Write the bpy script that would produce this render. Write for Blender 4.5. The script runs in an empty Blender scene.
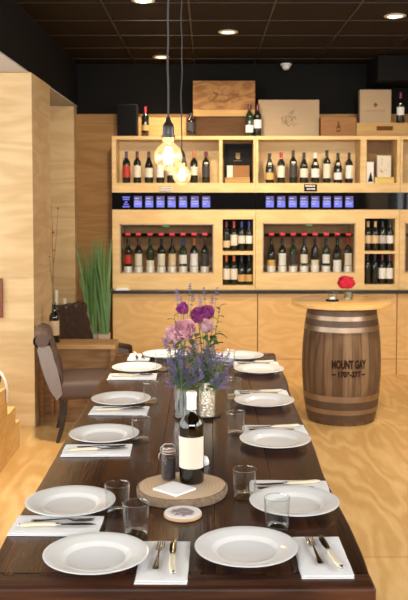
import bpy, bmesh, math, random
from mathutils import Vector, Matrix, noise as mnoise

random.seed(11)
PI = math.pi
scene = bpy.context.scene
COL = scene.collection

# ------------------------------------------------------------------ camera model (metres)
EYE = 1.67
FPX = 880.0
PITCH = math.radians(3.15)
CX, CY = 208.0, 247.0
_fw = Vector((0, math.cos(PITCH), -math.sin(PITCH)))
_up = Vector((0, math.sin(PITCH), math.cos(PITCH)))


def ray(x, y):
    return _fw + Vector((1, 0, 0)) * ((x - CX) / FPX) + _up * ((CY - y) / FPX)


def at(x, y, Y):
    """point of the wall plane at distance Y"""
    d = ray(x, y)
    p = d * (Y / d.y)
    return p.x, p.z + EYE


def on(x, y, Z):
    """point of the level plane at height Z"""
    d = ray(x, y)
    p = d * ((Z - EYE) / d.z)
    return p.x, p.y


# ------------------------------------------------------------------ materials
def new_mat(name):
    m = bpy.data.materials.new(name)
    m.use_nodes = True
    nt = m.node_tree
    b = nt.nodes.get('Principled BSDF')
    return m, nt, b


def plain(name, col, rough=0.5, metal=0.0, spec=0.5, coat=0.0, bump=0.0, bscale=60.0, var=0.0, emit=None, estr=0.0, sheen=0.0):
    m, nt, b = new_mat(name)
    b.inputs['Base Color'].default_value = (*col, 1)
    b.inputs['Roughness'].default_value = rough
    b.inputs['Metallic'].default_value = metal
    b.inputs['Specular IOR Level'].default_value = spec
    b.inputs['Coat Weight'].default_value = coat
    b.inputs['Sheen Weight'].default_value = sheen
    if emit:
        b.inputs['Emission Color'].default_value = (*emit, 1)
        b.inputs['Emission Strength'].default_value = estr
    tc = nt.nodes.new('ShaderNodeTexCoord')
    n = nt.nodes.new('ShaderNodeTexNoise')
    n.inputs['Scale'].default_value = bscale
    n.inputs['Detail'].default_value = 3
    nt.links.new(tc.outputs['Object'], n.inputs['Vector'])
    if var > 0:
        mx = nt.nodes.new('ShaderNodeMix')
        mx.data_type = 'RGBA'
        mx.inputs['A'].default_value = (*[c * (1 - var) for c in col], 1)
        mx.inputs['B'].default_value = (*[min(1, c * (1 + var)) for c in col], 1)
        nt.links.new(n.outputs['Fac'], mx.inputs['Factor'])
        nt.links.new(mx.outputs['Result'], b.inputs['Base Color'])
    if bump > 0:
        bp = nt.nodes.new('ShaderNodeBump')
        bp.inputs['Strength'].default_value = bump
        bp.inputs['Distance'].default_value = 0.01
        nt.links.new(n.outputs['Fac'], bp.inputs['Height'])
        nt.links.new(bp.outputs['Normal'], b.inputs['Normal'])
    return m


def wood(name, light, dark, stretch=(1, 6, 6), scale=1.0, rings=26, rough=0.45, coat=0.0, contrast=0.55, plank=None, seams=None, bump=0.05):
    """contour-line grain: loops and cathedrals along the long axis (the one with the small stretch)"""
    m, nt, b = new_mat(name)
    L = nt.links.new
    tc = nt.nodes.new('ShaderNodeTexCoord')
    vec = tc.outputs['Object']
    rnd = None
    if plank:
        axis, width = plank
        sx = nt.nodes.new('ShaderNodeSeparateXYZ'); L(vec, sx.inputs[0])
        dv = nt.nodes.new('ShaderNodeMath'); dv.operation = 'DIVIDE'
        L(sx.outputs[axis], dv.inputs[0]); dv.inputs[1].default_value = width
        fl = nt.nodes.new('ShaderNodeMath'); fl.operation = 'FLOOR'; L(dv.outputs[0], fl.inputs[0])
        wn = nt.nodes.new('ShaderNodeTexWhiteNoise'); wn.noise_dimensions = '1D'
        L(fl.outputs[0], wn.inputs['W'])
        ad = nt.nodes.new('ShaderNodeVectorMath'); ad.operation = 'MULTIPLY_ADD'
        L(wn.outputs['Color'], ad.inputs[0]); ad.inputs[1].default_value = (5, 5, 5); L(vec, ad.inputs[2])
        vec = ad.outputs[0]
        rnd = wn.outputs['Value']
    mp = nt.nodes.new('ShaderNodeMapping')
    mp.inputs['Scale'].default_value = stretch
    L(vec, mp.inputs['Vector'])
    n1 = nt.nodes.new('ShaderNodeTexNoise')
    n1.inputs['Scale'].default_value = scale; n1.inputs['Detail'].default_value = 2; n1.inputs['Roughness'].default_value = 0.45
    n1.inputs['Distortion'].default_value = 0.25
    L(mp.outputs[0], n1.inputs['Vector'])
    mu = nt.nodes.new('ShaderNodeMath'); mu.operation = 'MULTIPLY'; L(n1.outputs['Fac'], mu.inputs[0]); mu.inputs[1].default_value = rings * 2 * PI / 2
    si = nt.nodes.new('ShaderNodeMath'); si.operation = 'SINE'; L(mu.outputs[0], si.inputs[0])
    n2 = nt.nodes.new('ShaderNodeTexNoise')
    n2.inputs['Scale'].default_value = scale * 9; n2.inputs['Detail'].default_value = 5
    L(mp.outputs[0], n2.inputs['Vector'])
    n3 = nt.nodes.new('ShaderNodeTexNoise')
    n3.inputs['Scale'].default_value = scale * 1.3; n3.inputs['Detail'].default_value = 2
    L(vec, n3.inputs['Vector'])
    m1 = nt.nodes.new('ShaderNodeMapRange'); L(si.outputs[0], m1.inputs['Value'])
    m1.inputs['From Min'].default_value = -1; m1.inputs['From Max'].default_value = 1
    m1.inputs['To Min'].default_value = 0.0; m1.inputs['To Max'].default_value = contrast * 0.55
    a1 = nt.nodes.new('ShaderNodeMath'); a1.operation = 'MULTIPLY_ADD'; L(n2.outputs['Fac'], a1.inputs[0]); a1.inputs[1].default_value = contrast * 0.7; L(m1.outputs[0], a1.inputs[2])
    a2 = nt.nodes.new('ShaderNodeMath'); a2.operation = 'MULTIPLY_ADD'; L(n3.outputs['Fac'], a2.inputs[0]); a2.inputs[1].default_value = contrast * 0.7; L(a1.outputs[0], a2.inputs[2])
    last = a2.outputs[0]
    if rnd is not None:
        a3 = nt.nodes.new('ShaderNodeMath'); a3.operation = 'MULTIPLY_ADD'; L(rnd, a3.inputs[0]); a3.inputs[1].default_value = 0.45; L(last, a3.inputs[2])
        a4 = nt.nodes.new('ShaderNodeMath'); a4.operation = 'SUBTRACT'; L(a3.outputs[0], a4.inputs[0]); a4.inputs[1].default_value = 0.22
        last = a4.outputs[0]
    mx = nt.nodes.new('ShaderNodeMix'); mx.data_type = 'RGBA'; mx.clamp_factor = True
    mx.inputs['A'].default_value = (*light, 1); mx.inputs['B'].default_value = (*dark, 1)
    L(last, mx.inputs['Factor'])
    colr = mx.outputs['Result']
    if seams:
        bw, bh, off = seams
        mp2 = nt.nodes.new('ShaderNodeMapping'); mp2.inputs['Location'].default_value = off
        L(tc.outputs['Object'], mp2.inputs['Vector'])
        br = nt.nodes.new('ShaderNodeTexBrick')
        br.inputs['Scale'].default_value = 1.0
        br.inputs['Brick Width'].default_value = bw; br.inputs['Row Height'].default_value = bh
        br.inputs['Mortar Size'].default_value = 0.003; br.inputs['Mortar Smooth'].default_value = 0.1
        br.inputs['Color1'].default_value = (1, 1, 1, 1); br.inputs['Color2'].default_value = (0.9, 0.88, 0.86, 1)
        br.inputs['Mortar'].default_value = (0.35, 0.28, 0.2, 1)
        L(mp2.outputs[0], br.inputs['Vector'])
        ml = nt.nodes.new('ShaderNodeMix'); ml.data_type = 'RGBA'; ml.blend_type = 'MULTIPLY'; ml.inputs['Factor'].default_value = 1
        L(colr, ml.inputs['A']); L(br.outputs['Color'], ml.inputs['B'])
        colr = ml.outputs['Result']
    L(colr, b.inputs['Base Color'])
    b.inputs['Roughness'].default_value = rough
    b.inputs['Specular IOR Level'].default_value = 0.12 if rough >= 0.5 else 0.2 if rough >= 0.4 else 0.4
    b.inputs['Coat Weight'].default_value = coat
    b.inputs['Coat Roughness'].default_value = 0.2
    if bump:
        bp = nt.nodes.new('ShaderNodeBump'); bp.inputs['Strength'].default_value = bump; bp.inputs['Distance'].default_value = 0.004
        L(n2.outputs['Fac'], bp.inputs['Height']); L(bp.outputs['Normal'], b.inputs['Normal'])
    return m


def thin_glass(name, tint=(1, 1, 1), rough=0.02, base=0.04, edge=0.75):
    m = bpy.data.materials.new(name); m.use_nodes = True
    nt = m.node_tree; nt.nodes.clear(); L = nt.links.new
    out = nt.nodes.new('ShaderNodeOutputMaterial')
    tr = nt.nodes.new('ShaderNodeBsdfTransparent'); tr.inputs[0].default_value = (*tint, 1)
    gl = nt.nodes.new('ShaderNodeBsdfGlossy'); gl.inputs['Roughness'].default_value = rough
    gl.inputs['Color'].default_value = (1, 1, 1, 1)
    lw = nt.nodes.new('ShaderNodeLayerWeight'); lw.inputs['Blend'].default_value = 0.5
    pw = nt.nodes.new('ShaderNodeMath'); pw.operation = 'POWER'; L(lw.outputs['Facing'], pw.inputs[0]); pw.inputs[1].default_value = 5
    mr = nt.nodes.new('ShaderNodeMapRange'); L(pw.outputs[0], mr.inputs['Value'])
    mr.inputs['To Min'].default_value = base; mr.inputs['To Max'].default_value = edge
    p2 = nt.nodes.new('ShaderNodeMath'); p2.operation = 'POWER'; L(lw.outputs['Facing'], p2.inputs[0]); p2.inputs[1].default_value = 3
    cm = nt.nodes.new('ShaderNodeMix'); cm.data_type = 'RGBA'
    cm.inputs['A'].default_value = (*tint, 1); cm.inputs['B'].default_value = (*[c * 0.78 for c in tint], 1)
    L(p2.outputs[0], cm.inputs['Factor']); L(cm.outputs['Result'], tr.inputs[0])
    mx = nt.nodes.new('ShaderNodeMixShader')
    L(mr.outputs[0], mx.inputs[0]); L(tr.outputs[0], mx.inputs[1]); L(gl.outputs[0], mx.inputs[2])
    L(mx.outputs[0], out.inputs[0])
    return m


def emission(name, col, strength):
    return plain(name, (0.02, 0.02, 0.02), emit=col, estr=strength)


M = {}
PLY_L, PLY_D = (0.78, 0.58, 0.32), (0.58, 0.385, 0.18)
M['ply_wall'] = wood('plywood_wall', PLY_L, PLY_D, stretch=(0.7, 0.7, 5), scale=1.2, rings=14, rough=0.5, contrast=0.5)
M['ply_pillar'] = wood('plywood_pillar', (0.80, 0.61, 0.35), (0.50, 0.315, 0.135), stretch=(0.6, 0.6, 3.2), scale=1.4, rings=12, rough=0.45, contrast=0.52)
M['ply_dark'] = wood('plywood_back', (0.50, 0.29, 0.115), (0.27, 0.13, 0.042), stretch=(0.7, 0.7, 5), scale=1.2, rings=14, rough=0.5, contrast=0.5)
M['ply_floor'] = wood('plywood_floor', (0.80, 0.56, 0.265), (0.53, 0.32, 0.115), stretch=(3.2, 0.75, 1), scale=1.1, rings=16, rough=0.36, coat=0.15, contrast=0.85, seams=(1.2, 2.4, (0.2, 0.78, 0)))
M['ply_cab'] = wood('plywood_cabinet', (0.82, 0.595, 0.30), (0.60, 0.39, 0.165), stretch=(0.8, 4, 4.5), scale=1.6, rings=8, rough=0.42, contrast=0.6)
M['ply_door'] = wood('plywood_door', (0.79, 0.53, 0.245), (0.57, 0.33, 0.115), stretch=(1.0, 3, 3.0), scale=1.5, rings=16, rough=0.42, contrast=0.5)
M['shelf_back'] = wood('plywood_shelf_back', (0.82, 0.62, 0.35), (0.62, 0.42, 0.195), stretch=(0.8, 4, 4.5), scale=1.8, rings=8, rough=0.5, contrast=0.4)
M['brown_back'] = wood('brown_panel', (0.40, 0.245, 0.125), (0.25, 0.135, 0.06), stretch=(4, 4, 0.6), scale=2, rings=8, rough=0.5, contrast=0.5)
M['table'] = wood('dark_table_wood', (0.098, 0.033, 0.0135), (0.018, 0.006, 0.003), stretch=(9, 0.6, 6), scale=1.7, rings=10, rough=0.24, coat=0.0, contrast=0.8, plank=(0, 0.19), bump=0.22)
M['table'].node_tree.nodes['Principled BSDF'].inputs['Specular IOR Level'].default_value = 0.27
M['table_end'] = wood('dark_table_end', (0.115, 0.040, 0.017), (0.024, 0.008, 0.004), stretch=(0.6, 9, 6), scale=1.7, rings=10, rough=0.42, coat=0.0, contrast=0.75, bump=0.22)
M['barrel'] = wood('barrel_oak', (0.26, 0.16, 0.09), (0.10, 0.058, 0.032), stretch=(7, 7, 0.5), scale=1.8, rings=8, rough=0.55, contrast=0.7, bump=0.25)
M['barrel_b'] = wood('barrel_oak_dark', (0.205, 0.122, 0.066), (0.078, 0.043, 0.023), stretch=(7, 7, 0.5), scale=1.8, rings=8, rough=0.55, contrast=0.7, bump=0.25)
M['barrel_c'] = wood('barrel_oak_pale', (0.325, 0.21, 0.12), (0.135, 0.08, 0.045), stretch=(7, 7, 0.5), scale=1.8, rings=8, rough=0.55, contrast=0.7, bump=0.25)
M['barrel_top'] = wood('barrel_table_top', (0.76, 0.47, 0.17), (0.50, 0.25, 0.07), stretch=(0.7, 5, 5), scale=2, rings=12, rough=0.35, coat=0.2, contrast=0.5, plank=(1, 0.12))
M['hoop'] = plain('aged_hoop_steel', (0.33, 0.24, 0.17), rough=0.36, metal=0.8, var=0.25, bscale=14)
M['hoop_dark'] = plain('rusty_dark_hoop', (0.12, 0.078, 0.05), rough=0.5, metal=0.5, var=0.3, bscale=14)
M['bench'] = wood('brown_bench_wood', (0.42, 0.235, 0.11), (0.19, 0.09, 0.036), stretch=(0.7, 5, 6), scale=2, rings=10, rough=0.5, contrast=0.6)
M['bench_top'] = wood('bench_top_wood', (0.60, 0.36, 0.16), (0.36, 0.19, 0.07), stretch=(0.7, 5, 6), scale=2, rings=10, rough=0.45, contrast=0.5)
M['crate'] = wood('pine_crate', (0.82, 0.57, 0.25), (0.60, 0.36, 0.13), stretch=(5, 0.8, 5), scale=2.2, rings=10, rough=0.55, contrast=0.55)
M['crate_x'] = wood('pale_pine_box', (0.54, 0.35, 0.145), (0.35, 0.195, 0.065), stretch=(0.8, 5, 5), scale=2.2, rings=10, rough=0.55, contrast=0.5)
M['crate_knot'] = wood('knotty_pine_box', (0.47, 0.26, 0.10), (0.20, 0.085, 0.027), stretch=(1.2, 4, 3.2), scale=2.6, rings=10, rough=0.55, contrast=0.75)
M['crate_dark'] = wood('dark_pine_box', (0.115, 0.054, 0.021), (0.06, 0.026, 0.010), stretch=(0.8, 5, 5), scale=2, rings=8, rough=0.6, contrast=0.55)
M['crate_tan'] = wood('tan_box', (0.33, 0.16, 0.065), (0.20, 0.09, 0.03), stretch=(0.8, 5, 5), scale=2, rings=8, rough=0.55, contrast=0.45)
M['box_cream'] = wood('cream_box', (0.41, 0.305, 0.20), (0.33, 0.235, 0.145), stretch=(0.8, 5, 5), scale=2, rings=5, rough=0.6, contrast=0.4)
M['burn'] = plain('scorched_mark', (0.11, 0.05, 0.018), rough=0.8, spec=0.1)
M['script'] = plain('brown_script', (0.15, 0.075, 0.033), rough=0.8, spec=0.1)
M['gold'] = plain('gold_print', (0.55, 0.36, 0.13), rough=0.35, metal=0.6)
M['black'] = plain('black_paint', (0.006, 0.0055, 0.005), rough=0.8, spec=0.15)
M['tile'] = plain('black_ceiling_tile', (0.022, 0.0145, 0.009), rough=0.85, spec=0.08, bump=0.15, bscale=90, var=0.2)
M['tbar'] = plain('ceiling_grid_dark', (0.013, 0.0095, 0.007), rough=0.5)
M['soffit'] = plain('grey_soffit', (0.52, 0.50, 0.47), rough=0.8)
M['plaster'] = plain('warm_plaster', (0.62, 0.55, 0.46), rough=0.8)
M['charcoal'] = plain('reflection_damping_dark', (0.012, 0.011, 0.010), rough=0.9, spec=0.1)  # unseen front wall made near black so the dispensers mirror little light
M['black_gloss'] = plain('black_gloss', (0.005, 0.005, 0.006), rough=0.03, spec=0.4)
M['black_matte'] = plain('black_matte', (0.008, 0.008, 0.009), rough=0.6, spec=0.15)
M['counter'] = plain('black_counter', (0.012, 0.011, 0.011), rough=0.3)
M['cup_steel'] = plain('bright_cup_steel', (0.74, 0.71, 0.66), rough=0.4, metal=0.35)
M['disp_frame'] = plain('dispenser_frame', (0.34, 0.285, 0.22), rough=0.5)
M['steel'] = plain('brushed_steel', (0.62, 0.60, 0.57), rough=0.28, metal=1.0)
M['chrome'] = plain('cutlery_steel', (0.52, 0.50, 0.48), rough=0.2, metal=1.0)
M['dark_blade'] = plain('dark_blade_steel', (0.30, 0.27, 0.25), rough=0.18, metal=1.0)
M['ivory'] = plain('ivory_handle', (0.72, 0.63, 0.46), rough=0.35)
M['ceramic'] = plain('white_ceramic', (0.76, 0.755, 0.745), rough=0.12, coat=0.15)
M['linen'] = plain('white_linen', (0.80, 0.795, 0.80), rough=0.9, bump=0.15, bscale=400)
M['paper'] = plain('white_paper', (0.85, 0.84, 0.83), rough=0.8)
M['glass'] = thin_glass('clear_glass', (0.965, 0.975, 0.97), base=0.012, edge=1.0)
M['glass_base'] = thin_glass('thick_glass_base', (0.88, 0.90, 0.89), base=0.10, edge=0.9)
M['glass_rim'] = thin_glass('glass_rim', (0.8, 0.82, 0.81), base=0.3, edge=0.8)
M['pane'] = thin_glass('window_glass', (0.97, 0.98, 0.98), base=0.03, edge=0.6)
M['water'] = thin_glass('water', (0.83, 0.88, 0.86), base=0.08, edge=0.6)
M['bottle'] = plain('dark_bottle_glass', (0.008, 0.010, 0.007), rough=0.07, coat=0.5)
M['bottle_brown'] = plain('brown_bottle_glass', (0.022, 0.011, 0.007), rough=0.1, coat=0.4)
M['bottle_green'] = plain('green_bottle_glass', (0.018, 0.030, 0.010), rough=0.07, coat=0.5)
M['olive_glass'] = thin_glass('olive_bottle_glass', (0.34, 0.31, 0.12), base=0.07, edge=0.8)
M['wine'] = plain('red_wine', (0.012, 0.004, 0.005), rough=0.08)
for n, c in dict(cream=(0.66, 0.60, 0.48), white=(0.72, 0.70, 0.66), goldlabel=(0.55, 0.33, 0.10), darklabel=(0.035, 0.03, 0.03), redlabel=(0.42, 0.03, 0.02), tan=(0.62, 0.45, 0.26), grey=(0.45, 0.42, 0.40)).items():
    M['lab_' + n] = plain('label_' + n, c, rough=0.6, var=0.06, bscale=180)
for n, c in dict(red=(0.40, 0.015, 0.02), black=(0.012, 0.01, 0.012), wine=(0.11, 0.012, 0.022), blue=(0.03, 0.045, 0.24), orange=(0.52, 0.14, 0.03), white=(0.75, 0.74, 0.71), gold=(0.50, 0.34, 0.12), purple=(0.06, 0.03, 0.12)).items():
    M['cap_' + n] = plain('capsule_' + n, c, rough=0.3, spec=0.5)
M['tap_red'] = plain('red_tap_cap', (0.70, 0.012, 0.04), rough=0.3)
M['scr_blue'] = emission('screen_blue', (0.16, 0.18, 0.85), 1.0)
M['scr_head'] = emission('screen_header', (0.10, 0.07, 0.36), 0.75)
M['scr_text'] = emission('screen_text', (0.62, 0.62, 1.0), 0.95)
M['sign_white'] = plain('sign_print_white', (0.85, 0.83, 0.78), rough=0.6)
M['sign_pale'] = plain('sign_pale', (0.66, 0.60, 0.50), rough=0.6)
M['green_led'] = emission('green_indicator', (0.03, 0.45, 0.06), 0.6)
M['leather'] = plain('brown_leather', (0.085, 0.055, 0.047), rough=0.55, spec=0.3, bump=0.12, bscale=70, var=0.25)
M['leather_dark'] = plain('dark_brown_leather', (0.032, 0.018, 0.014), rough=0.45, spec=0.3, bump=0.12, bscale=70, var=0.25)
M['grey_cloth'] = plain('grey_chair_cloth', (0.20, 0.17, 0.168), rough=0.9, bump=0.2, bscale=300, var=0.1, sheen=0.2)
M['chair_leg'] = plain('black_wood_leg', (0.018, 0.016, 0.017), rough=0.35)
M['stool_cushion'] = plain('grey_stool_cushion', (0.13, 0.12, 0.13), rough=0.8)
M['planter'] = plain('grey_planter', (0.42, 0.36, 0.32), rough=0.7, var=0.1)
M['planter_pale'] = plain('beige_planter', (0.55, 0.42, 0.32), rough=0.7, var=0.1)
M['soil'] = plain('soil', (0.03, 0.02, 0.014), rough=0.95)
M['grass'] = plain('long_grass_leaf', (0.10, 0.205, 0.058), rough=0.45, var=0.6, bscale=9)
M['leaf'] = plain('grey_green_leaf', (0.12, 0.19, 0.085), rough=0.55, var=0.35, bscale=25)
M['leaf_dark'] = plain('deep_green_leaf', (0.055, 0.12, 0.035), rough=0.5, var=0.4, bscale=25)
M['stem'] = plain('green_stem', (0.13, 0.22, 0.07), rough=0.6, var=0.3, bscale=30)
M['lavender'] = plain('lavender_bloom', (0.24, 0.16, 0.38), rough=0.7, var=0.4, bscale=60)
M['lavender_dark'] = plain('deep_lavender_bloom', (0.13, 0.09, 0.25), rough=0.7, var=0.4, bscale=60)
M['peony'] = plain('pink_peony_petal', (0.95, 0.54, 0.61), rough=0.6, var=0.2, bscale=30)
M['peony_pale'] = plain('pale_pink_petal', (0.95, 0.62, 0.66), rough=0.6, var=0.2, bscale=30)
M['magenta'] = plain('magenta_petal', (0.52, 0.12, 0.40), rough=0.6, var=0.45, bscale=40)
M['carnation'] = plain('red_carnation_petal', (0.58, 0.012, 0.045), rough=0.6, var=0.4, bscale=60)
M['twig'] = plain('brown_twig', (0.17, 0.10, 0.045), rough=0.8)
M['red_bead'] = plain('red_berry', (0.45, 0.06, 0.03), rough=0.5)
M['candle'] = plain('white_candle_wax', (0.90, 0.87, 0.80), rough=0.5)
M['bark'] = plain('tree_bark', (0.20, 0.135, 0.085), rough=0.95, bump=0.9, bscale=70, var=0.5)
M['orange_seal'] = plain('orange_seal', (0.62, 0.47, 0.33), rough=0.5)
M['pepper'] = plain('dark_peppercorns', (0.035, 0.022, 0.022), rough=0.7, bump=0.6, bscale=220, var=0.7)
M['coaster_edge'] = plain('pale_wood_edge', (0.55, 0.37, 0.20), rough=0.6)
M['slate'] = plain('dark_slate', (0.018, 0.016, 0.016), rough=0.35)
M['bakelite'] = plain('bakelite_socket', (0.020, 0.016, 0.014), rough=0.35)
M['cord'] = plain('grey_fabric_cord', (0.045, 0.042, 0.042), rough=0.8)
M['brass'] = plain('brass', (0.55, 0.36, 0.12), rough=0.3, metal=1.0)
M['mahogany'] = plain('mahogany', (0.20, 0.055, 0.025), rough=0.35, var=0.2)
M['basket'] = plain('dark_basket', (0.045, 0.02, 0.012), rough=0.8, bump=0.6, bscale=120, var=0.5)
M['yellow_box'] = plain('yellow_card', (0.72, 0.52, 0.16), rough=0.6)
M['frame_dark'] = plain('window_frame_dark', (0.05, 0.045, 0.04), rough=0.4)
M['downlight'] = emission('downlight_lens', (1.0, 0.72, 0.42), 5.0)
M['trim_ring'] = plain('downlight_ring', (0.55, 0.50, 0.43), rough=0.4)
M['filament'] = emission('filament', (1.0, 0.62, 0.22), 60.0)
M['sensor_white'] = plain('white_plastic', (0.75, 0.73, 0.70), rough=0.4)


def mat_bulb():
    m = bpy.data.materials.new('amber_bulb_glass'); m.use_nodes = True
    nt = m.node_tree; nt.nodes.clear(); L = nt.links.new
    out = nt.nodes.new('ShaderNodeOutputMaterial')
    tr = nt.nodes.new('ShaderNodeBsdfTransparent'); tr.inputs[0].default_value = (1.0, 0.93, 0.80, 1)
    gl = nt.nodes.new('ShaderNodeBsdfGlossy'); gl.inputs['Roughness'].default_value = 0.05
    em = nt.nodes.new('ShaderNodeEmission'); em.inputs[0].default_value = (1.0, 0.66, 0.30, 1); em.inputs[1].default_value = 0.5
    mx = nt.nodes.new('ShaderNodeMixShader'); mx.inputs[0].default_value = 0.10
    L(tr.outputs[0], mx.inputs[1]); L(gl.outputs[0], mx.inputs[2])
    ad = nt.nodes.new('ShaderNodeAddShader'); L(mx.outputs[0], ad.inputs[0]); L(em.outputs[0], ad.inputs[1])
    L(ad.outputs[0], out.inputs[0])
    return m


M['bulb'] = mat_bulb()


def mat_slab():
    m, nt, b = new_mat('tree_slice_rings'); L = nt.links.new
    tc = nt.nodes.new('ShaderNodeTexCoord')
    w = nt.nodes.new('ShaderNodeTexWave'); w.wave_type = 'RINGS'; w.rings_direction = 'Z'
    w.inputs['Scale'].default_value = 28; w.inputs['Distortion'].default_value = 2.2; w.inputs['Detail'].default_value = 3; w.inputs['Detail Scale'].default_value = 0.6
    L(tc.outputs['Object'], w.inputs['Vector'])
    mx = nt.nodes.new('ShaderNodeMix'); mx.data_type = 'RGBA'
    mx.inputs['A'].default_value = (0.62, 0.46, 0.31, 1); mx.inputs['B'].default_value = (0.55, 0.39, 0.25, 1)
    L(w.outputs['Fac'], mx.inputs['Factor']); L(mx.outputs['Result'], b.inputs['Base Color'])
    b.inputs['Roughness'].default_value = 0.6
    return m


M['slab'] = mat_slab()


def mat_coaster():
    m, nt, b = new_mat('printed_coaster'); L = nt.links.new
    tc = nt.nodes.new('ShaderNodeTexCoord')
    ln = nt.nodes.new('ShaderNodeVectorMath'); ln.operation = 'LENGTH'; L(tc.outputs['Object'], ln.inputs[0])
    n = nt.nodes.new('ShaderNodeTexNoise'); n.inputs['Scale'].default_value = 60; n.inputs['Detail'].default_value = 3
    L(tc.outputs['Object'], n.inputs['Vector'])
    r = nt.nodes.new('ShaderNodeMapRange'); L(ln.outputs['Value'], r.inputs['Value'])
    r.inputs['From Min'].default_value = 0.028; r.inputs['From Max'].default_value = 0.05; r.inputs['To Min'].default_value = 0.58; r.inputs['To Max'].default_value = 0.0
    a = nt.nodes.new('ShaderNodeMath'); a.operation = 'ADD'; L(n.outputs['Fac'], a.inputs[0]); L(r.outputs[0], a.inputs[1])
    s = nt.nodes.new('ShaderNodeMapRange'); L(a.outputs[0], s.inputs['Value'])
    s.inputs['From Min'].default_value = 0.85; s.inputs['From Max'].default_value = 1.05
    mx = nt.nodes.new('ShaderNodeMix'); mx.data_type = 'RGBA'
    mx.inputs['A'].default_value = (0.78, 0.76, 0.75, 1); mx.inputs['B'].default_value = (0.24, 0.17, 0.20, 1)
    L(s.outputs[0], mx.inputs['Factor']); L(mx.outputs['Result'], b.inputs['Base Color'])
    b.inputs['Roughness'].default_value = 0.35
    return m


M['coaster'] = mat_coaster()


def mat_mercury():
    m, nt, b = new_mat('mercury_glass'); L = nt.links.new
    tc = nt.nodes.new('ShaderNodeTexCoord')
    v = nt.nodes.new('ShaderNodeTexVoronoi'); v.inputs['Scale'].default_value = 110
    L(tc.outputs['Object'], v.inputs['Vector'])
    mx = nt.nodes.new('ShaderNodeMix'); mx.data_type = 'RGBA'
    mx.inputs['A'].default_value = (0.75, 0.68, 0.55, 1); mx.inputs['B'].default_value = (0.36, 0.29, 0.20, 1)
    L(v.outputs['Distance'], mx.inputs['Factor']); L(mx.outputs['Result'], b.inputs['Base Color'])
    b.inputs['Metallic'].default_value = 0.7; b.inputs['Roughness'].default_value = 0.3
    bp = nt.nodes.new('ShaderNodeBump'); bp.inputs['Strength'].default_value = 0.8; bp.inputs['Distance'].default_value = 0.003
    L(v.outputs['Distance'], bp.inputs['Height']); L(bp.outputs['Normal'], b.inputs['Normal'])
    return m


M['mercury'] = mat_mercury()
M['silver_glass'] = thin_glass('silvered_glass', (0.80, 0.81, 0.78), rough=0.15, base=0.26, edge=0.85)


# ------------------------------------------------------------------ mesh helpers
def BM():
    return bmesh.new()


def add_box(bm, c, s, bevel=0.0, rot=None, segs=2):
    r = bmesh.ops.create_cube(bm, size=1.0)
    vs = r['verts']
    bmesh.ops.scale(bm, vec=s, verts=vs)
    if bevel > 0:
        es = list({e for v in vs for e in v.link_edges})
        rr = bmesh.ops.bevel(bm, geom=es, offset=bevel, segments=segs, affect='EDGES', profile=0.5)
        vs = list({v for f in rr['faces'] for v in f.verts} | {v for v in vs if v.is_valid})
    if rot is not None:
        bmesh.ops.rotate(bm, cent=(0, 0, 0), matrix=rot, verts=vs)
    bmesh.ops.translate(bm, vec=c, verts=vs)
    return vs


def box2(bm, x0, x1, y0, y1, z0, z1, bevel=0.0):
    return add_box(bm, ((x0 + x1) / 2, (y0 + y1) / 2, (z0 + z1) / 2), (abs(x1 - x0), abs(y1 - y0), abs(z1 - z0)), bevel)


def add_lathe(bm, prof, seg=24, c=(0, 0, 0), wob=None):
    """profile of (radius, height); r = 0 closes on the axis"""
    rings = []
    for r, z in prof:
        if r <= 1e-6:
            rings.append([bm.verts.new((c[0], c[1], c[2] + z))])
        else:
            ring = []
            for i in range(seg):
                a = 2 * PI * i / seg
                rr = r * (wob(a) if wob else 1)
                ring.append(bm.verts.new((c[0] + rr * math.cos(a), c[1] + rr * math.sin(a), c[2] + z)))
            rings.append(ring)
    for A, B in zip(rings, rings[1:]):
        if len(A) == 1 and len(B) == 1:
            continue
        for i in range(seg):
            j = (i + 1) % seg
            if len(A) == 1:
                bm.faces.new((A[0], B[i], B[j]))
            elif len(B) == 1:
                bm.faces.new((A[i], B[0], A[j]))
            else:
                bm.faces.new((A[i], B[i], B[j], A[j]))


def add_tube(bm, pts, r, seg=8, cap=True):
    pts = [Vector(p) for p in pts]
    n = len(pts)
    rs = r if isinstance(r, (list, tuple)) else [r] * n
    prev = None
    rings = []
    for i, p in enumerate(pts):
        t = (pts[min(i + 1, n - 1)] - pts[max(i - 1, 0)])
        if t.length < 1e-9:
            t = Vector((0, 0, 1))
        t.normalize()
        if prev is None:
            a = Vector((1, 0, 0)) if abs(t.x) < 0.9 else Vector((0, 1, 0))
            nrm = (a - t * a.dot(t)).normalized()
        else:
            nrm = (prev - t * prev.dot(t)).normalized()
        prev = nrm
        bn = t.cross(nrm)
        rings.append([bm.verts.new(p + (nrm * math.cos(2 * PI * k / seg) + bn * math.sin(2 * PI * k / seg)) * rs[i]) for k in range(seg)])
    for A, B in zip(rings, rings[1:]):
        for k in range(seg):
            bm.faces.new((A[k], A[(k + 1) % seg], B[(k + 1) % seg], B[k]))
    if cap:
        bm.faces.new(list(reversed(rings[0]))); bm.faces.new(rings[-1])


def add_loft(bm, st, seg=10):
    """stations along Y: (x, y, z, half width, half height)"""
    rings = []
    for x, y, z, w, h in st:
        rings.append([bm.verts.new((x + w * math.cos(2 * PI * k / seg), y, z + h * math.sin(2 * PI * k / seg))) for k in range(seg)])
    for A, B in zip(rings, rings[1:]):
        for k in range(seg):
            bm.faces.new((A[k], B[k], B[(k + 1) % seg], A[(k + 1) % seg]))
    bm.faces.new(rings[0]); bm.faces.new(list(reversed(rings[-1])))


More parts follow.
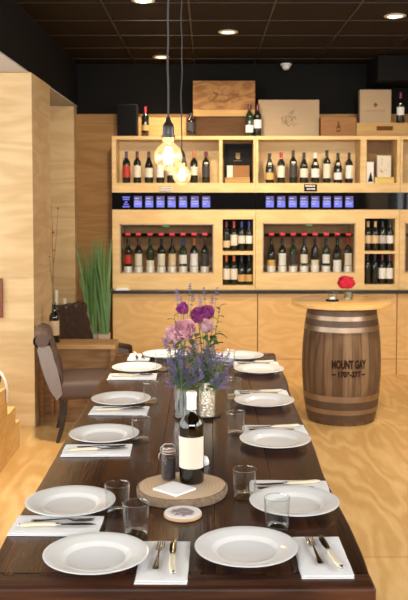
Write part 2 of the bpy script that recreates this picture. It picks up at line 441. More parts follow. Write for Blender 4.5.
def add_prism(bm, poly, y0, y1):
    """polygon in XZ extruded along Y"""
    A = [bm.verts.new((x, y0, z)) for x, z in poly]
    B = [bm.verts.new((x, y1, z)) for x, z in poly]
    n = len(poly)
    for i in range(n):
        bm.faces.new((A[i], A[(i + 1) % n], B[(i + 1) % n], B[i]))
    bm.faces.new(list(reversed(A))); bm.faces.new(B)


def obj(name, bm, mat, parent=None, smooth=False, angle=40, loc=None):
    bmesh.ops.recalc_face_normals(bm, faces=bm.faces)
    me = bpy.data.meshes.new(name)
    bm.to_mesh(me); bm.free()
    return obj_me(name, me, mat, parent, smooth, angle, loc)


def obj_me(name, me, mat=None, parent=None, smooth=False, angle=40, loc=None):
    if mat is not None and not me.materials:
        me.materials.append(mat)
    if smooth:
        me.polygons.foreach_set('use_smooth', [True] * len(me.polygons))
        me.set_sharp_from_angle(angle=math.radians(angle))
    o = bpy.data.objects.new(name, me)
    COL.objects.link(o)
    if parent:
        o.parent = parent
    if loc:
        o.location = loc
    return o


def tag(o, label, cat, group=None):
    o['label'] = label; o['category'] = cat
    if group:
        o['group'] = group
    return o


def thing(name, label, cat, loc=(0, 0, 0), rz=0.0, group=None):
    o = bpy.data.objects.new(name, None)
    o.empty_display_size = 0.05
    COL.objects.link(o)
    o.location = loc; o.rotation_euler = (0, 0, rz)
    return tag(o, label, cat, group)


def struct(name, bm, mat, parent=None):
    o = obj(name, bm, mat, parent)
    o['kind'] = 'structure'
    return o


def dup(root, loc, rz=0.0, label=None, group=None):
    r = root.copy(); COL.objects.link(r)
    r.location = loc; r.rotation_euler = (0, 0, rz)
    if label:
        r['label'] = label
    if group:
        r['group'] = group
    for ch in list(root.children):
        c = ch.copy(); COL.objects.link(c); c.parent = r
        for g in list(ch.children):
            d = g.copy(); COL.objects.link(d); d.parent = c
    return r


# ------------------------------------------------------------------ the room
XL, XR, YB, YF, ZC = -2.7, 3.5, 8.8, -3.0, 3.0
FACE = 8.30                    # front plane of the wine wall


def xs(x, Y=FACE):
    return at(x, 200, Y)[0]


def zs(y, Y=FACE):
    return at(CX, y, Y)[1]


bm = BM(); box2(bm, XL - 0.2, XR + 0.2, YF - 0.2, YB + 0.2, -0.06, 0.0); struct('floor', bm, M['ply_floor'])
bm = BM(); box2(bm, XL - 0.2, XR + 0.2, YF - 0.2, YB + 0.2, ZC, ZC + 0.06)
ceil = struct('ceiling', bm, M['tile'])
bm = BM()
gx = -0.72 - 0.588 * 3
while gx < XR:
    box2(bm, gx - 0.006, gx + 0.006, YF, YB, ZC - 0.004, ZC + 0.001); gx += 0.588
gy = 6.06 - 0.6 * 15
while gy < YB:
    box2(bm, XL, XR, gy - 0.006, gy + 0.006, ZC - 0.0035, ZC + 0.001); gy += 0.6
struct('ceiling_grid', bm, M['tbar'], ceil)

zply = at(95, 114, YB)[1]
bm = BM(); box2(bm, XL - 0.2, XR + 0.2, YB, YB + 0.1, 0, zply)
wb = struct('wall_back', bm, M['ply_dark'])
bm = BM(); box2(bm, XL - 0.2, XR + 0.2, YB - 0.004, YB + 0.1, zply, ZC)
struct('upper_panel', bm, M['black'], wb)
RW = [(-0.6, 1.9, 1.2, 2.8), (2.2, 4.7, 1.2, 2.8)]


def wall_with_holes(bm, u0, u1, z0, z1, holes, put):
    us = sorted({u0, u1, *[h[0] for h in holes], *[h[1] for h in holes]})
    zz = sorted({z0, z1, *[h[2] for h in holes], *[h[3] for h in holes]})
    for a, b in zip(us, us[1:]):
        for c, d in zip(zz, zz[1:]):
            mu, mz = (a + b) / 2, (c + d) / 2
            if any(h[0] < mu < h[1] and h[2] < mz < h[3] for h in holes):
                continue
            put(bm, a, b, c, d)


bm = BM()
wall_with_holes(bm, YF, YB, 0, ZC, RW, lambda m, a, b, c, d: box2(m, XR, XR + 0.12, a, b, c, d))
struct('wall_right', bm, M['ply_wall'])
LW = [(-2.6, 0.3, 0.45, 2.5), (0.6, 3.1, 0.45, 2.5), (3.4, 6.1, 0.45, 2.5)]
bm = BM()
wall_with_holes(bm, YF, YB, 0, ZC, LW, lambda m, a, b, c, d: box2(m, XL - 0.12, XL, a, b, c, d))
struct('wall_left', bm, M['plaster'])
FW = [(-2.4, 0.3, 1.95, 2.92), (0.5, 3.2, 1.95, 2.92)]
bm = BM()
wall_with_holes(bm, XL, XR, 0, ZC, FW, lambda m, a, b, c, d: box2(m, a, b, YF - 0.12, YF, c, d))
struct('wall_front', bm, M['charcoal'])
wn = 0
for (a, b, c, d) in LW:
    wn += 1
    bm = BM()
    for y in (a, (a + b) / 2, b):
        box2(bm, XL - 0.1, XL - 0.03, y - 0.03, y + 0.03, c, d)
    for z in (c, d):
        box2(bm, XL - 0.1, XL - 0.03, a, b, z - 0.03, z + 0.03)
    w = struct('window_%d' % wn, bm, M['frame_dark'])
    bm = BM(); box2(bm, XL - 0.066, XL - 0.062, a, b, c, d); struct('window_pane', bm, M['pane'], w)
for (a, b, c, d) in RW:
    wn += 1
    bm = BM()
    for y in (a, (a + b) / 2, b):
        box2(bm, XR + 0.03, XR + 0.1, y - 0.03, y + 0.03, c, d)
    for z in (c, d):
        box2(bm, XR + 0.03, XR + 0.1, a, b, z - 0.03, z + 0.03)
    w = struct('window_%d' % wn, bm, M['frame_dark'])
    bm = BM(); box2(bm, XR + 0.062, XR + 0.066, a, b, c, d); struct('window_pane', bm, M['pane'], w)
for (a, b, c, d) in FW:
    wn += 1
    bm = BM()
    for x in (a, (a + b) / 2, b):
        box2(bm, x - 0.03, x + 0.03, YF - 0.1, YF - 0.03, c, d)
    for z in (c, d):
        box2(bm, a, b, YF - 0.1, YF - 0.03, z - 0.03, z + 0.03)
    w = struct('window_%d' % wn, bm, M['frame_dark'])
    bm = BM(); box2(bm, a, b, YF - 0.066, YF - 0.062, c, d); struct('window_pane', bm, M['pane'], w)

# black bulkhead over the pillars, grey underneath
ZB = 2.575
bm = BM(); box2(bm, XL, -1.295, 0.8, YB - 0.005, ZB + 0.012, ZC - 0.009); bh = struct('trim_1', bm, M['black'])
bm = BM(); box2(bm, XL, -1.297, 0.8, YB - 0.005, ZB, ZB + 0.012); struct('soffit', bm, M['soffit'], bh)
# dropped black box in the far right ceiling corner
bx0, bz0 = at(378, 80, 8.2)
bm = BM(); box2(bm, bx0, XR, 8.2, YB - 0.005, bz0, ZC - 0.009); struct('trim_2', bm, M['black'])


def pillar(name, x0, x1, y0, y1, zt, seams):
    bm = BM()
    zz = [0.0] + seams + [zt]
    for a, b in zip(zz, zz[1:]):
        box2(bm, x0, x1, y0, y1, a + 0.002, b - 0.002)
    box2(bm, x0 + 0.006, x1 - 0.006, y0 + 0.006, y1 - 0.006, 0, zt - 0.001)
    return struct(name, bm, M['ply_pillar'])


pillar('pillar', -2.1, -1.265, 6.36, 7.09, ZB - 0.002, [1.10, 1.50])
pillar('pillar', -2.1, -1.305, 8.62, YB - 0.005, ZB - 0.002, [1.10])

# recessed downlights; last three unseen, added to brighten back, crates and aisle
DL = [(on(228, 32, ZC - 0.01), 125, (0.2, 8.3, 1.6), 'small round recessed ceiling downlight right of the hanging cords'),
      (on(161, 57, ZC - 0.01), 70, None, 'recessed ceiling downlight farthest back, left of the hanging cords'),
      (on(395, 16, ZC - 0.01), 125, (1.3, 8.3, 1.6), 'recessed ceiling downlight near the upper right corner'),
      (on(143, 0, ZC - 0.01), 175, (-0.25, 8.3, 1.65), 'recessed ceiling downlight cut off by the top of the picture'),
      ((2.5, 6.9), 120, None, 'added out-of-view ceiling downlight over the right wall side'),
      ((-1.0, 5.2), 400, (-1.05, 5.25, 0), 'added out-of-view ceiling downlight brightening the crates and floor beside them'),
      ((1.2, 5.3), 240, None, 'added out-of-view ceiling downlight brightening the aisle right of the table')]
for (X, Y), watt, aim, lab in DL:
    t = thing('ceiling_downlight', lab, 'ceiling light', (X, Y, ZC - 0.008), 0, 'recessed downlights')
    bm = BM(); add_lathe(bm, [(0.055, 0), (0.078, 0), (0.078, -0.006), (0.060, -0.010), (0.055, -0.004), (0.055, 0)], 28); obj('trim_ring', bm, M['trim_ring'], t, True)
    bm = BM(); add_lathe(bm, [(0, -0.002), (0.0545, -0.002), (0.0545, 0.0), (0, 0.0)], 28); obj('lens', bm, M['downlight'], t)
    ld = bpy.data.lights.new('downlight_lamp', 'SPOT'); ld.energy = watt; ld.color = (1, 0.83, 0.60); ld.spot_size = math.radians((62 if aim[2] == 0 else 84) if aim else 110); ld.spot_blend = 0.9; ld.shadow_soft_size = 0.06
    lo = bpy.data.objects.new('downlight_lamp', ld); lo.location = (X, Y, ZC - 0.035); lo.rotation_euler = ((Vector(aim) - Vector((X, Y, ZC - .035))).to_track_quat('-Z', 'Y').to_euler() if aim else (0, 0, 0)); COL.objects.link(lo)
# small white sensor on the ceiling
X, Y = on(286, 66, ZC - 0.03)
t = thing('motion_sensor', 'small white motion sensor on the dark ceiling above the shelves', 'sensor', (X, Y, ZC - 0.008))
bm = BM(); add_lathe(bm, [(0, 0), (0.055, 0), (0.055, -0.018), (0.045, -0.024), (0, -0.024)], 20); obj('base', bm, M['sensor_white'], t, True)
bm = BM(); add_lathe(bm, [(0.042, -0.024), (0.036, -0.048), (0.018, -0.06), (0, -0.063)], 20); obj('dome', bm, M['sensor_white'], t, True)

# ------------------------------------------------------------------ base cabinets and counter
ZCT = zs(290.5, 8.24)
cabx = [(-0.905, xs(258, 8.27)), (xs(258, 8.27), xs(398.5, 8.27)), (xs(398.5, 8.27), 3.15)]
cablab = ['plywood base cabinet behind the table flowers, nearest the tall grass', 'plywood base cabinet behind the barrel table', 'plywood base cabinet beyond the barrel, cut off by the picture edge']
for (a, b), lab in zip(cabx, cablab):
    t = thing('base_cabinet', lab, 'cabinet', ((a + b) / 2, 8.5, 0), 0, 'base cabinets under the counter')
    w = b - a
    bm = BM(); box2(bm, -w / 2 + 0.003, w / 2 - 0.003, -0.20, 0.295, 0.0, ZCT - 0.03); obj('body', bm, M['ply_door'], t)
    zk = zs(359, 8.27)
    bm = BM(); box2(bm, -w / 2 + 0.004, w / 2 - 0.004, -0.222, -0.2, 0.0, zk - 0.004); obj('kickboard', bm, M['ply_door'], t)
    bm = BM(); box2(bm, -w / 2 + 0.004, w / 2 - 0.004, -0.222, -0.2, zk, ZCT - 0.034, 0.002); obj('door', bm, M['ply_door'], t)
bm = BM(); box2(bm, -0.925, 3.16, 8.235, 8.797, ZCT - 0.028, ZCT, 0.004)
tag(obj('countertop', bm, M['counter']), 'thin black countertop running along under the wine dispensers', 'countertop')

# ------------------------------------------------------------------ wine wall units
DEP = 8.795
ZTOP = zs(136)
RY = 8.42                     # row of bottles in the open bays


def wine_unit(name, lab, x0, x1, bay, cell, win, cub, cell_back):
    X0, X1 = xs(x0), xs(x1)
    t = thing(name, lab, 'wine cabinet', ((X0 + X1) / 2, FACE, ZCT), 0, 'wine wall units')
    ox, oz = (X0 + X1) / 2, ZCT

    def hole(h):
        return (xs(h[0]) - ox, xs(h[1]) - ox, zs(h[3]) - oz, zs(h[2]) - oz)
    top, fas, strip, base = zs(136) - oz, zs(192.5) - oz, zs(209.5) - oz, 0.001
    H = [hole(h) for h in (bay, cell, win, cub[0], cub[1])]
    bm = BM()
    a, b = X0 - ox + 0.0015, X1 - ox - 0.0015
    th = 0.02
    put = lambda m, u, v, c, d: box2(m, u, v, 0, th, c, d)
    wall_with_holes(bm, a, b, fas, top, [H[0], H[1]], put)
    wall_with_holes(bm, a, b, base, strip, [H[2], H[3], H[4]], put)
    box2(bm, a, b, 0.012, th, strip, fas)
    d = DEP - FACE
    for i, (p, q, r, s) in enumerate(H):
        k = 0.010
        box2(bm, p - k, p, th, d - 0.07, r - k, s + k); box2(bm, q, q + k, th, d - 0.07, r - k, s + k)
        box2(bm, p - k, q + k, th, d - 0.07, r - k, r); box2(bm, p - k, q + k, th, d - 0.07, s, s + k)
    # outer skins
    box2(bm, a, a + 0.008, th, d, base, top); box2(bm, b - 0.008, b, th, d, base, top); box2(bm, a, b, th, d, top - 0.012, top)
    obj('carcass', bm, M['ply_cab'], t)
    backs = [(M['shelf_back'], 0.30), (cell_back, 0.30), (M['brown_back'], 0.34), (M['black_matte'], 0.34), (M['black_matte'], 0.34)]
    for (p, q, r, s), (m, yy) in zip(H, backs):
        bm = BM(); box2(bm, p, q, yy, yy + 0.01, r, s); obj('back_panel', bm, m, t)
    # black strip with its screens
    bm = BM(); box2(bm, a, b, -0.006, 0.012, strip, fas); st = obj('display_strip', bm, M['black_gloss'], t)
    return t, st, H, ox, oz


def add_screens(t, st, ox, oz, xsn, first_text=False):
    for i, x in enumerate(xsn):
        X = xs(x) - ox
        bm = BM(); box2(bm, X - 0.037, X + 0.037, -0.008, -0.006, zs(207.3) - oz, zs(200.8) - oz)
        if not (first_text and i == 0):
            o = obj('screen', bm, M['scr_blue'], t)
            bm = BM(); box2(bm, X - 0.037, X + 0.037, -0.008, -0.006, zs(200.6) - oz, zs(196.2) - oz); obj('header', bm, M['scr_head'], o)
            bm = BM()
            for k in range(3):
                w = random.uniform(0.012, 0.03)
                box2(bm, X - 0.030, X - 0.030 + 2 * w, -0.0092, -0.008, zs(198.9 + 2.6 * k) - oz, zs(198.2 + 2.6 * k) - oz)
            obj('readout', bm, M['scr_text'], o)
        else:
            bm.free()
            bm = BM()
            for k, (w, y) in enumerate([(0.034, 197.2), (0.030, 199.3), (0.012, 202.0), (0.022, 204.2), (0.034, 206.6)]):
                box2(bm, X - w, X + w, -0.008, -0.006, zs(y + 0.7) - oz, zs(y - 0.6) - oz)
            obj('screen', bm, M['scr_blue'], t)


def add_dispenser(t, H, ox, oz, tapx, win_led):
    p, q, r, s = H[2]
    zb = zs(234.6, 8.34) - oz
    bm = BM(); box2(bm, p + 0.02, q - 0.02, 0.03, 0.075, zb - 0.018, zb + 0.012, 0.003); bar = obj('tap_bar', bm, M['black_gloss'], t)
    for x in tapx:
        X = xs(x, 8.34) - ox
        bm = BM(); box2(bm, X - 0.025, X + 0.025, 0.022, 0.07, zb - 0.010, zb + 0.016, 0.005); cap = obj('tap', bm, M['tap_red'], bar)
        # steel cup the bottle stands in
        Xb = xs(x, RY + 0.02) - ox
        bm = BM(); add_lathe(bm, [(0, 0), (0.041, 0), (0.041, 0.058), (0.039, 0.058), (0.039, 0.004), (0, 0.004)], 20, (Xb, RY + 0.02 - FACE, r + 0.0005)); obj('bottle_cup', bm, M['cup_steel'], t, True)
    bm = BM()
    f = 0.010
    box2(bm, p, p + f, 0.004, 0.016, r, s); box2(bm, q - f, q, 0.004, 0.016, r, s); box2(bm, p, q, 0.004, 0.016, r, r + f * 0.8); box2(bm, p, q, 0.004, 0.016, s - f, s)
    obj('window_frame', bm, M['disp_frame'], t)
    bm = BM(); box2(bm, p + f, q - f, 0.008, 0.011, r + f * 0.8, s - f); obj('glass_front', bm, M['pane'], t)
    X = xs(win_led) - ox
    bm = BM(); box2(bm, X - 0.03, X + 0.03, -0.001, 0.003, s - 0.028, s - 0.014); obj('indicator', bm, M['green_led'], t)


U1 = wine_unit('wine_cabinet', 'plywood wine unit beside the tall grass, with the black loudspeaker on top', 112, 255.7, (116.5, 219, 139.5, 183), (222.5, 253.5, 139.5, 183),
               (119.4, 213.8, 224, 273.5), ((222.6, 253.5, 219.3, 251.2), (222.6, 253.5, 254.8, 285.3)), M['ply_dark'])
U2 = wine_unit('wine_cabinet', 'plywood wine unit behind the barrel, with the cream script box on top', 255.7, 400, (258, 360, 139.5, 183), (366.2, 396.6, 139.5, 183),
               (262.6, 356, 223, 273), ((365.1, 395.7, 218.5, 251), (365.1, 395.7, 253.8, 284.5)), M['brown_back'])
U3 = wine_unit('wine_cabinet', 'plywood wine unit cut off by the picture edge beyond the barrel', 400, 544.5, (402.5, 504.5, 139.5, 183), (510.7, 541, 139.5, 183),
               (405.2, 500.5, 223, 273), ((509.6, 540.2, 218.5, 251), (509.6, 540.2, 253.8, 284.5)), M['brown_back'])
S1 = [126.2, 138, 149.3, 160.5, 171.7, 183, 194.8, 206.2]
S2 = [269.8, 281.2, 292.6, 304, 315.2, 326.8, 338, 349.2]
S3 = [x + 144.3 for x in S2]
T1 = [127.7, 138.3, 150, 161.2, 172, 183, 194, 204.8]
T2 = [271.5, 282.6, 293.4, 304.4, 315.3, 326.4, 337.6, 348.6]
T3 = [x + 144.3 for x in T2]
add_screens(U1[0], U1[1], U1[3], U1[4], S1, True)
add_screens(U2[0], U2[1], U2[3], U2[4], S2)
add_screens(U3[0], U3[1], U3[3], U3[4], S3)
add_dispenser(U1[0], U1[2], U1[3], U1[4], T1, 166)
add_dispenser(U2[0], U2[2], U2[3], U2[4], T2, 309)
add_dispenser(U3[0], U3[2], U3[3], U3[4], T3, 453)
for (x0, x1, y0, y1, dark, lab) in [(159.5, 172, 186, 191.8, False, 'small pale sign on the shelf edge below the hanging bulbs'), (304, 316.8, 184.2, 191.2, True, 'small black sign with white print on the shelf edge')]:
    X0, X1, Z0, Z1 = xs(x0), xs(x1), zs(y1), zs(y0)
    t = thing('shelf_sign', lab, 'sign', ((X0 + X1) / 2, FACE - 0.001, Z0))
    w, h = X1 - X0, Z1 - Z0
    bm = BM(); box2(bm, -w / 2, w / 2, -0.008, 0, 0, h, 0.003); obj('plate', bm, M['black_matte'] if dark else M['sign_pale'], t)
    bm = BM()
    if dark:
        for row, z in enumerate((h * 0.64, h * 0.22)):
            x = -w * 0.40 + row * 0.012
            while x < w * 0.36 - row * 0.012:
                ww = random.uniform(0.007, 0.013)
                box2(bm, x, x + ww, -0.0095, -0.008, z, z + h * 0.2); x += ww + 0.004
        obj('print', bm, M['sign_white'], t)
    else:
        bm.free()
        for z in (h * 0.1, h * 0.47, h * 0.86):
            bm = BM(); box2(bm, -w * 0.46, w * 0.46, -0.0095, -0.008, z, z + h * 0.08)
            obj('printed_line', bm, M['black_matte'], t)

# ------------------------------------------------------------------ bottles
BODY = {}


def bottle_mesh(kind, seg=20):
    R = 0.0375
    if kind == 'bordeaux':
        prof = [(0, 0.004), (0.026, 0.0), (0.035, 0.001), (R, 0.006), (R, 0.186), (0.0365, 0.198), (0.031, 0.212), (0.022, 0.224), (0.0155, 0.234), (0.0142, 0.25), (0.0140, 0.286), (0.0155, 0.287), (0.0155, 0.296), (0.0135, 0.3), (0, 0.3)]
    elif kind == 'burgundy':
        prof = [(0, 0.004), (0.028, 0.0), (0.038, 0.001), (0.0405, 0.006), (0.0405, 0.145), (0.039, 0.165), (0.034, 0.185), (0.027, 0.205), (0.020, 0.225), (0.0155, 0.245), (0.0142, 0.26), (0.0142, 0.286), (0.0158, 0.287), (0.0158, 0.296), (0.0135, 0.3), (0, 0.3)]
    else:   # stout
        prof = [(0, 0.004), (0.03, 0.0), (0.043, 0.001), (0.045, 0.006), (0.045, 0.14), (0.043, 0.158), (0.035, 0.170), (0.022, 0.178), (0.016, 0.186), (0.0152, 0.212), (0.018, 0.213), (0.018, 0.222), (0.0, 0.223)]
    bm = BM(); add_lathe(bm, prof, seg)
    bmesh.ops.recalc_face_normals(bm, faces=bm.faces)
    me = bpy.data.meshes.new('bottle_' + kind); bm.to_mesh(me); bm.free()
    me.polygons.foreach_set('use_smooth', [True] * len(me.polygons)); me.set_sharp_from_angle(angle=math.radians(50))
    return me


def sleeve_mesh(name, prof, seg=20, a0=0.0, a1=2 * PI):
    bm = BM()
    full = abs(a1 - a0 - 2 * PI) < 1e-6
    if full:
        add_lathe(bm, prof, seg)
    else:
        rings = []
        for r, z in prof:
            rings.append([bm.verts.new((r * math.cos(a0 + (a1 - a0) * i / seg), r * math.sin(a0 + (a1 - a0) * i / seg), z)) for i in range(seg + 1)])
        for A, B in zip(rings, rings[1:]):
            for i in range(seg):
                bm.faces.new((A[i], A[i + 1], B[i + 1], B[i]))
    bmesh.ops.recalc_face_normals(bm, faces=bm.faces)
    me = bpy.data.meshes.new(name); bm.to_mesh(me); bm.free()
    me.polygons.foreach_set('use_smooth', [True] * len(me.polygons)); me.set_sharp_from_angle(angle=math.radians(50))
    return me


_cache = {}


def shared(key, make, mat):
    if key not in _cache:
        me = make(); me.materials.append(mat); _cache[key] = me
    return _cache[key]


FRONT0, FRONT1 = -PI / 2 - 1.25, -PI / 2 + 1.25
LABZ = {'full': (0.055, 0.165), 'mid': (0.075, 0.155), 'low': (0.035, 0.105), 'small': (0.06, 0.115), 'tall': (0.045, 0.175)}
CAPZ = {'bordeaux': [(0.0150, 0.235), (0.0148, 0.262), (0.0146, 0.286), (0.0162, 0.287), (0.0162, 0.297), (0.0142, 0.3012), (0, 0.3012)],
        'burgundy': [(0.0162, 0.245), (0.0150, 0.262), (0.0149, 0.286), (0.0165, 0.287), (0.0165, 0.297), (0.0142, 0.3012), (0, 0.3012)],
        'stout': [(0.0165, 0.190), (0.0160, 0.212), (0.0188, 0.212), (0.0188, 0.223), (0.0, 0.2242)]}


def bottle(loc, lab, group, kind='bordeaux', glass='bottle', label='cream', lz='full', cap='black', rz=0.0, neck=None, name='wine_bottle'):
    t = thing(name, lab, 'bottle', loc, rz, group)
    obj_me('bottle_body', shared(('b', kind, glass), lambda: bottle_mesh(kind), M[glass]), parent=t)
    if cap:
        obj_me('capsule', shared(('c', kind, cap), lambda: sleeve_mesh('capsule', CAPZ[kind]), M['cap_' + cap]), parent=t)
    if label:
        r = {'bordeaux': 0.0382, 'burgundy': 0.0412, 'stout': 0.0457}[kind]
        z0, z1 = LABZ[lz]
        z1 = min(z1, {'bordeaux': 0.18, 'burgundy': 0.143, 'stout': 0.135}[kind])
        obj_me('label', shared(('l', kind, label, lz), lambda: sleeve_mesh('label', [(r, z0), (r, z1)], 16, FRONT0, FRONT1), M['lab_' + label]), parent=t)
    if neck:
        obj_me('neck_label', shared(('n', kind, neck), lambda: sleeve_mesh('neck_label', [(0.0385, 0.18), (0.0375, 0.196)] if kind == 'bordeaux' else [(0.0362, 0.180), (0.028, 0.206)], 12, -PI / 2 - .5, -PI / 2 + .5), M['lab_' + neck]), parent=t)
    return t


ORD = ['first', 'second', 'third', 'fourth', 'fifth', 'sixth', 'seventh', 'eighth']
zb = zs(183) + 0.0008
bay1 = [('bordeaux', 'redlabel', 'full', 'purple', 'dark bottle with a red label'), ('bordeaux', 'cream', 'full', 'wine', 'cream-labelled bottle with wine-red capsule'), ('burgundy', 'cream', 'full', 'wine', 'sloping bottle with a cream label'),
        ('bordeaux', 'white', 'full', 'black', 'pale-labelled bottle half covered by a bulb'), ('bordeaux', 'cream', 'mid', 'orange', 'bottle covered by the near bulb'), ('bordeaux', 'white', 'mid', 'purple', 'purple-capped bottle covered by the far bulb'),
        ('bordeaux', 'cream', 'mid', 'orange', 'cream-labelled bottle with orange capsule'), ('bordeaux', 'darklabel', 'full', 'wine', 'dark-labelled bottle with wine-red capsule')]
for i, (x, (k, l, z, c, d)) in enumerate(zip([126.6, 137.4, 149, 160.2, 171, 183, 194, 206], bay1)):
    bottle((xs(x, RY), RY, zb), '%s, %s from left in the bay behind the bulbs' % (d, ORD[i]), 'bottles in the left open bay', k, 'bottle', l, z, c, neck='cream' if i in (7,) else None)
bay2 = [('burgundy', 'goldlabel', 'low', 'black', 'dark gold-labelled bottle', 0.95), ('bordeaux', 'cream', 'full', 'red', 'cream-labelled bottle with red capsule', 0.98), ('bordeaux', 'darklabel', 'full', 'black', 'tall all-dark bottle', 1.04),
        ('burgundy', 'cream', 'full', 'black', 'sloping bottle with a cream label', 0.97), ('burgundy', 'white', 'full', 'white', 'pale-labelled bottle with white capsule', 0.96), ('bordeaux', 'cream', 'tall', 'black', 'tall cream-labelled bottle', 1.04),
        ('burgundy', 'white', 'low', 'black', 'bottle with a low white label', 0.95), ('bordeaux', 'white', 'tall', 'black', 'pale-labelled bottle with dark capsule', 0.96)]
for i, (x, (k, l, z, c, d, sc)) in enumerate(zip([269.6, 281, 293, 303.7, 315, 326.7, 337.7, 348.8], bay2)):
    o = bottle((xs(x, RY), RY, zb), '%s, %s from left in the bay under the cream box' % (d, ORD[i]), 'bottles in the middle open bay', k, 'bottle', l, z, c, neck='cream' if i in (0, 2, 4, 6) else None)
    o.scale = (1, 1, sc)
for i, x in enumerate([413.5, 425, 437]):
    bottle((xs(x, RY), RY, zb), 'cream-labelled bottle, %s from left in the bay at the picture edge' % ORD[i], 'bottles in the right open bay')

disp = [[('bordeaux', 'redlabel', 'mid', None, 'red-labelled bottle'), ('bordeaux', 'cream', 'full', 'wine', 'cream-labelled bottle with wine-red neck'), ('bordeaux', 'cream', 'low', 'black', 'bottle with a low pale label'), ('bordeaux', 'cream', 'full', 'black', 'bottle with a long cream label'),
         ('bordeaux', 'tan', 'full', 'black', 'bottle with a tan label'), ('bordeaux', 'white', 'mid', 'blue', 'bottle with a blue neck'), ('bordeaux', 'white', 'full', 'orange', 'bottle with an orange neck'), ('bordeaux', 'darklabel', 'full', 'wine', 'dark-labelled bottle')],
        [('burgundy', 'goldlabel', 'low', None, 'gold-labelled bottle'), ('bordeaux', 'white', 'full', 'black', 'bottle with a white label'), ('bordeaux', 'darklabel', 'mid', 'black', 'all-dark bottle'), ('bordeaux', 'cream', 'mid', 'black', 'bottle with a square cream label'),
         ('bordeaux', 'cream', 'low', 'black', 'bottle with a low cream label'), ('bordeaux', 'white', 'mid', 'black', 'bottle with a pale square label'), ('burgundy', 'white', 'low', 'black', 'sloping bottle with a low white label'), ('bordeaux', 'cream', 'full', 'red', 'red-necked bottle with long cream label')]]
for ui, (U, T, D, w) in enumerate([(U1, T1, disp[0], 'left'), (U2, T2, disp[1], 'middle'), (U3, T3[:3], disp[0], 'right')]):
    zf = U[2][2][2] + U[4] + 0.0055
    for i, x in enumerate(T):
        k, l, z, c, d = D[i]
        o = bottle((xs(x, RY + .02), RY + .02, zf), '%s, %s from left in the dispenser %s' % (d, ORD[i], {'left': 'above the flowers', 'middle': 'behind the barrel', 'right': 'at the picture edge'}[w]), 'bottles in the %s dispenser' % w, k, 'bottle_green' if i % 3 == 2 else 'bottle', l, z, c)
        o.scale = (0.98, 0.98, 1.06)
CY_ = 8.366
cubs = [(U1, 'left', [226.5, 234, 241.7, 249.2], [('tan', 'low', 'wine'), ('cream', 'full', 'red'), ('cream', 'mid', 'blue'), ('white', 'mid', 'blue')], [('cream', 'full', 'orange'), ('cream', 'full', 'orange'), ('goldlabel', 'low', 'black'), ('goldlabel', 'low', 'black')]),
        (U2, 'middle', [368.3, 375.6, 383, 390.3], [('tan', 'mid', 'gold'), ('tan', 'mid', 'gold'), ('grey', 'mid', 'black'), ('white', 'mid', 'black')], [(None, 'mid', 'black'), (None, 'mid', 'black'), ('white', 'full', 'wine'), ('white', 'full', 'wine')])]
for U, w, X4, up, lo in cubs:
    for row, (specs, h) in enumerate(((up, U[2][3]), (lo, U[2][4]))):
        for i, (x, (l, z, c)) in enumerate(zip(X4, specs)):
            kind = 'burgundy' if (w == 'left' and row == 1 and i > 1) else 'bordeaux'
            d = {'tan': 'tan-labelled', 'cream': 'cream-labelled', 'white': 'white-labelled', 'goldlabel': 'gold-labelled', 'grey': 'grey-labelled', None: 'unlabelled dark'}[l]
            o = bottle((xs(x, CY_), CY_, h[2] + U[4] + 0.0008), '%s bottle, %s from left in the %s cubby above the %s' % (d, ORD[i], ('upper', 'lower')[row], {'left': 'flowers', 'middle': 'barrel'}[w]), 'bottles in the %s cubbies' % w, kind, 'bottle', l, z, c)
            o.scale = (0.93, 0.93, 0.93)

# ------------------------------------------------------------------ things in the narrow cells
zc0 = zs(183) + 0.0006


def pbox(name, lab, cat, x0, x1, y0, y1, Y, dep, mat, base=None, bev=0.004, group=None):
    """upright box whose front is at distance Y; returns root, width, height"""
    X0, Z1 = at(x0, y0, Y); X1, Z0 = at(x1, y1, Y)
    if base is not None:
        Z0 = base
    t = thing(name, lab, cat, ((X0 + X1) / 2, Y, Z0), 0, group)
    w, h = X1 - X0, Z1 - Z0
    return t, w, h


def strokes(pts_list, r, y=-0.001):
    bm = BM()
    for pts in pts_list:
        add_tube(bm, [(p[0], y, p[1]) for p in pts], r, 6)
    return bm


def arc(cx, cz, rx, rz, a0, a1, n=14):
    return [(cx + rx * math.cos(a0 + (a1 - a0) * i / n), cz + rz * math.sin(a0 + (a1 - a0) * i / n)) for i in range(n + 1)]


# flat pale box, brown box and black gift box in the left cell
t, w, h = pbox('wine_case', 'flat pale wooden case under the reddish brown case', 'box', 225, 250, 177.4, 183, 8.36, 0.2, None, zc0)
bm = BM(); box2(bm, -w / 2, w / 2, 0, 0.2, 0, h * 0.72, 0.003); obj('body', bm, M['crate_x'], t)
bm = BM(); box2(bm, -w / 2, w / 2, 0, 0.2, h * 0.76, h, 0.003); obj('lid', bm, M['crate_x'], t)
zz = zc0 + h + 0.0006
t, w, h = pbox('wine_case', 'reddish brown case with a white end on the flat pale case', 'box', 227, 249.5, 165.5, 177.4, 8.365, 0.17, None, zz)
bm = BM(); box2(bm, -w / 2 + 0.055, w / 2, 0, 0.13, 0, h, 0.003); obj('body', bm, M['crate_tan'], t)
bm = BM(); box2(bm, -w / 2, -w / 2 + 0.0545, 0, 0.13, 0, h, 0.003); obj('end_band', bm, M['lab_cream'], t)
t, w, h = pbox('gift_box', 'tall black gift box with a gold crest behind the brown case', 'box', 224.2, 251.6, 143, 183, 8.56, 0.035, None, zc0)
bm = BM(); box2(bm, -w / 2, w / 2, 0, 0.035, 0, h - 0.006, 0.003); obj('box_body', bm, M['black_matte'], t)
cz = h * 0.66
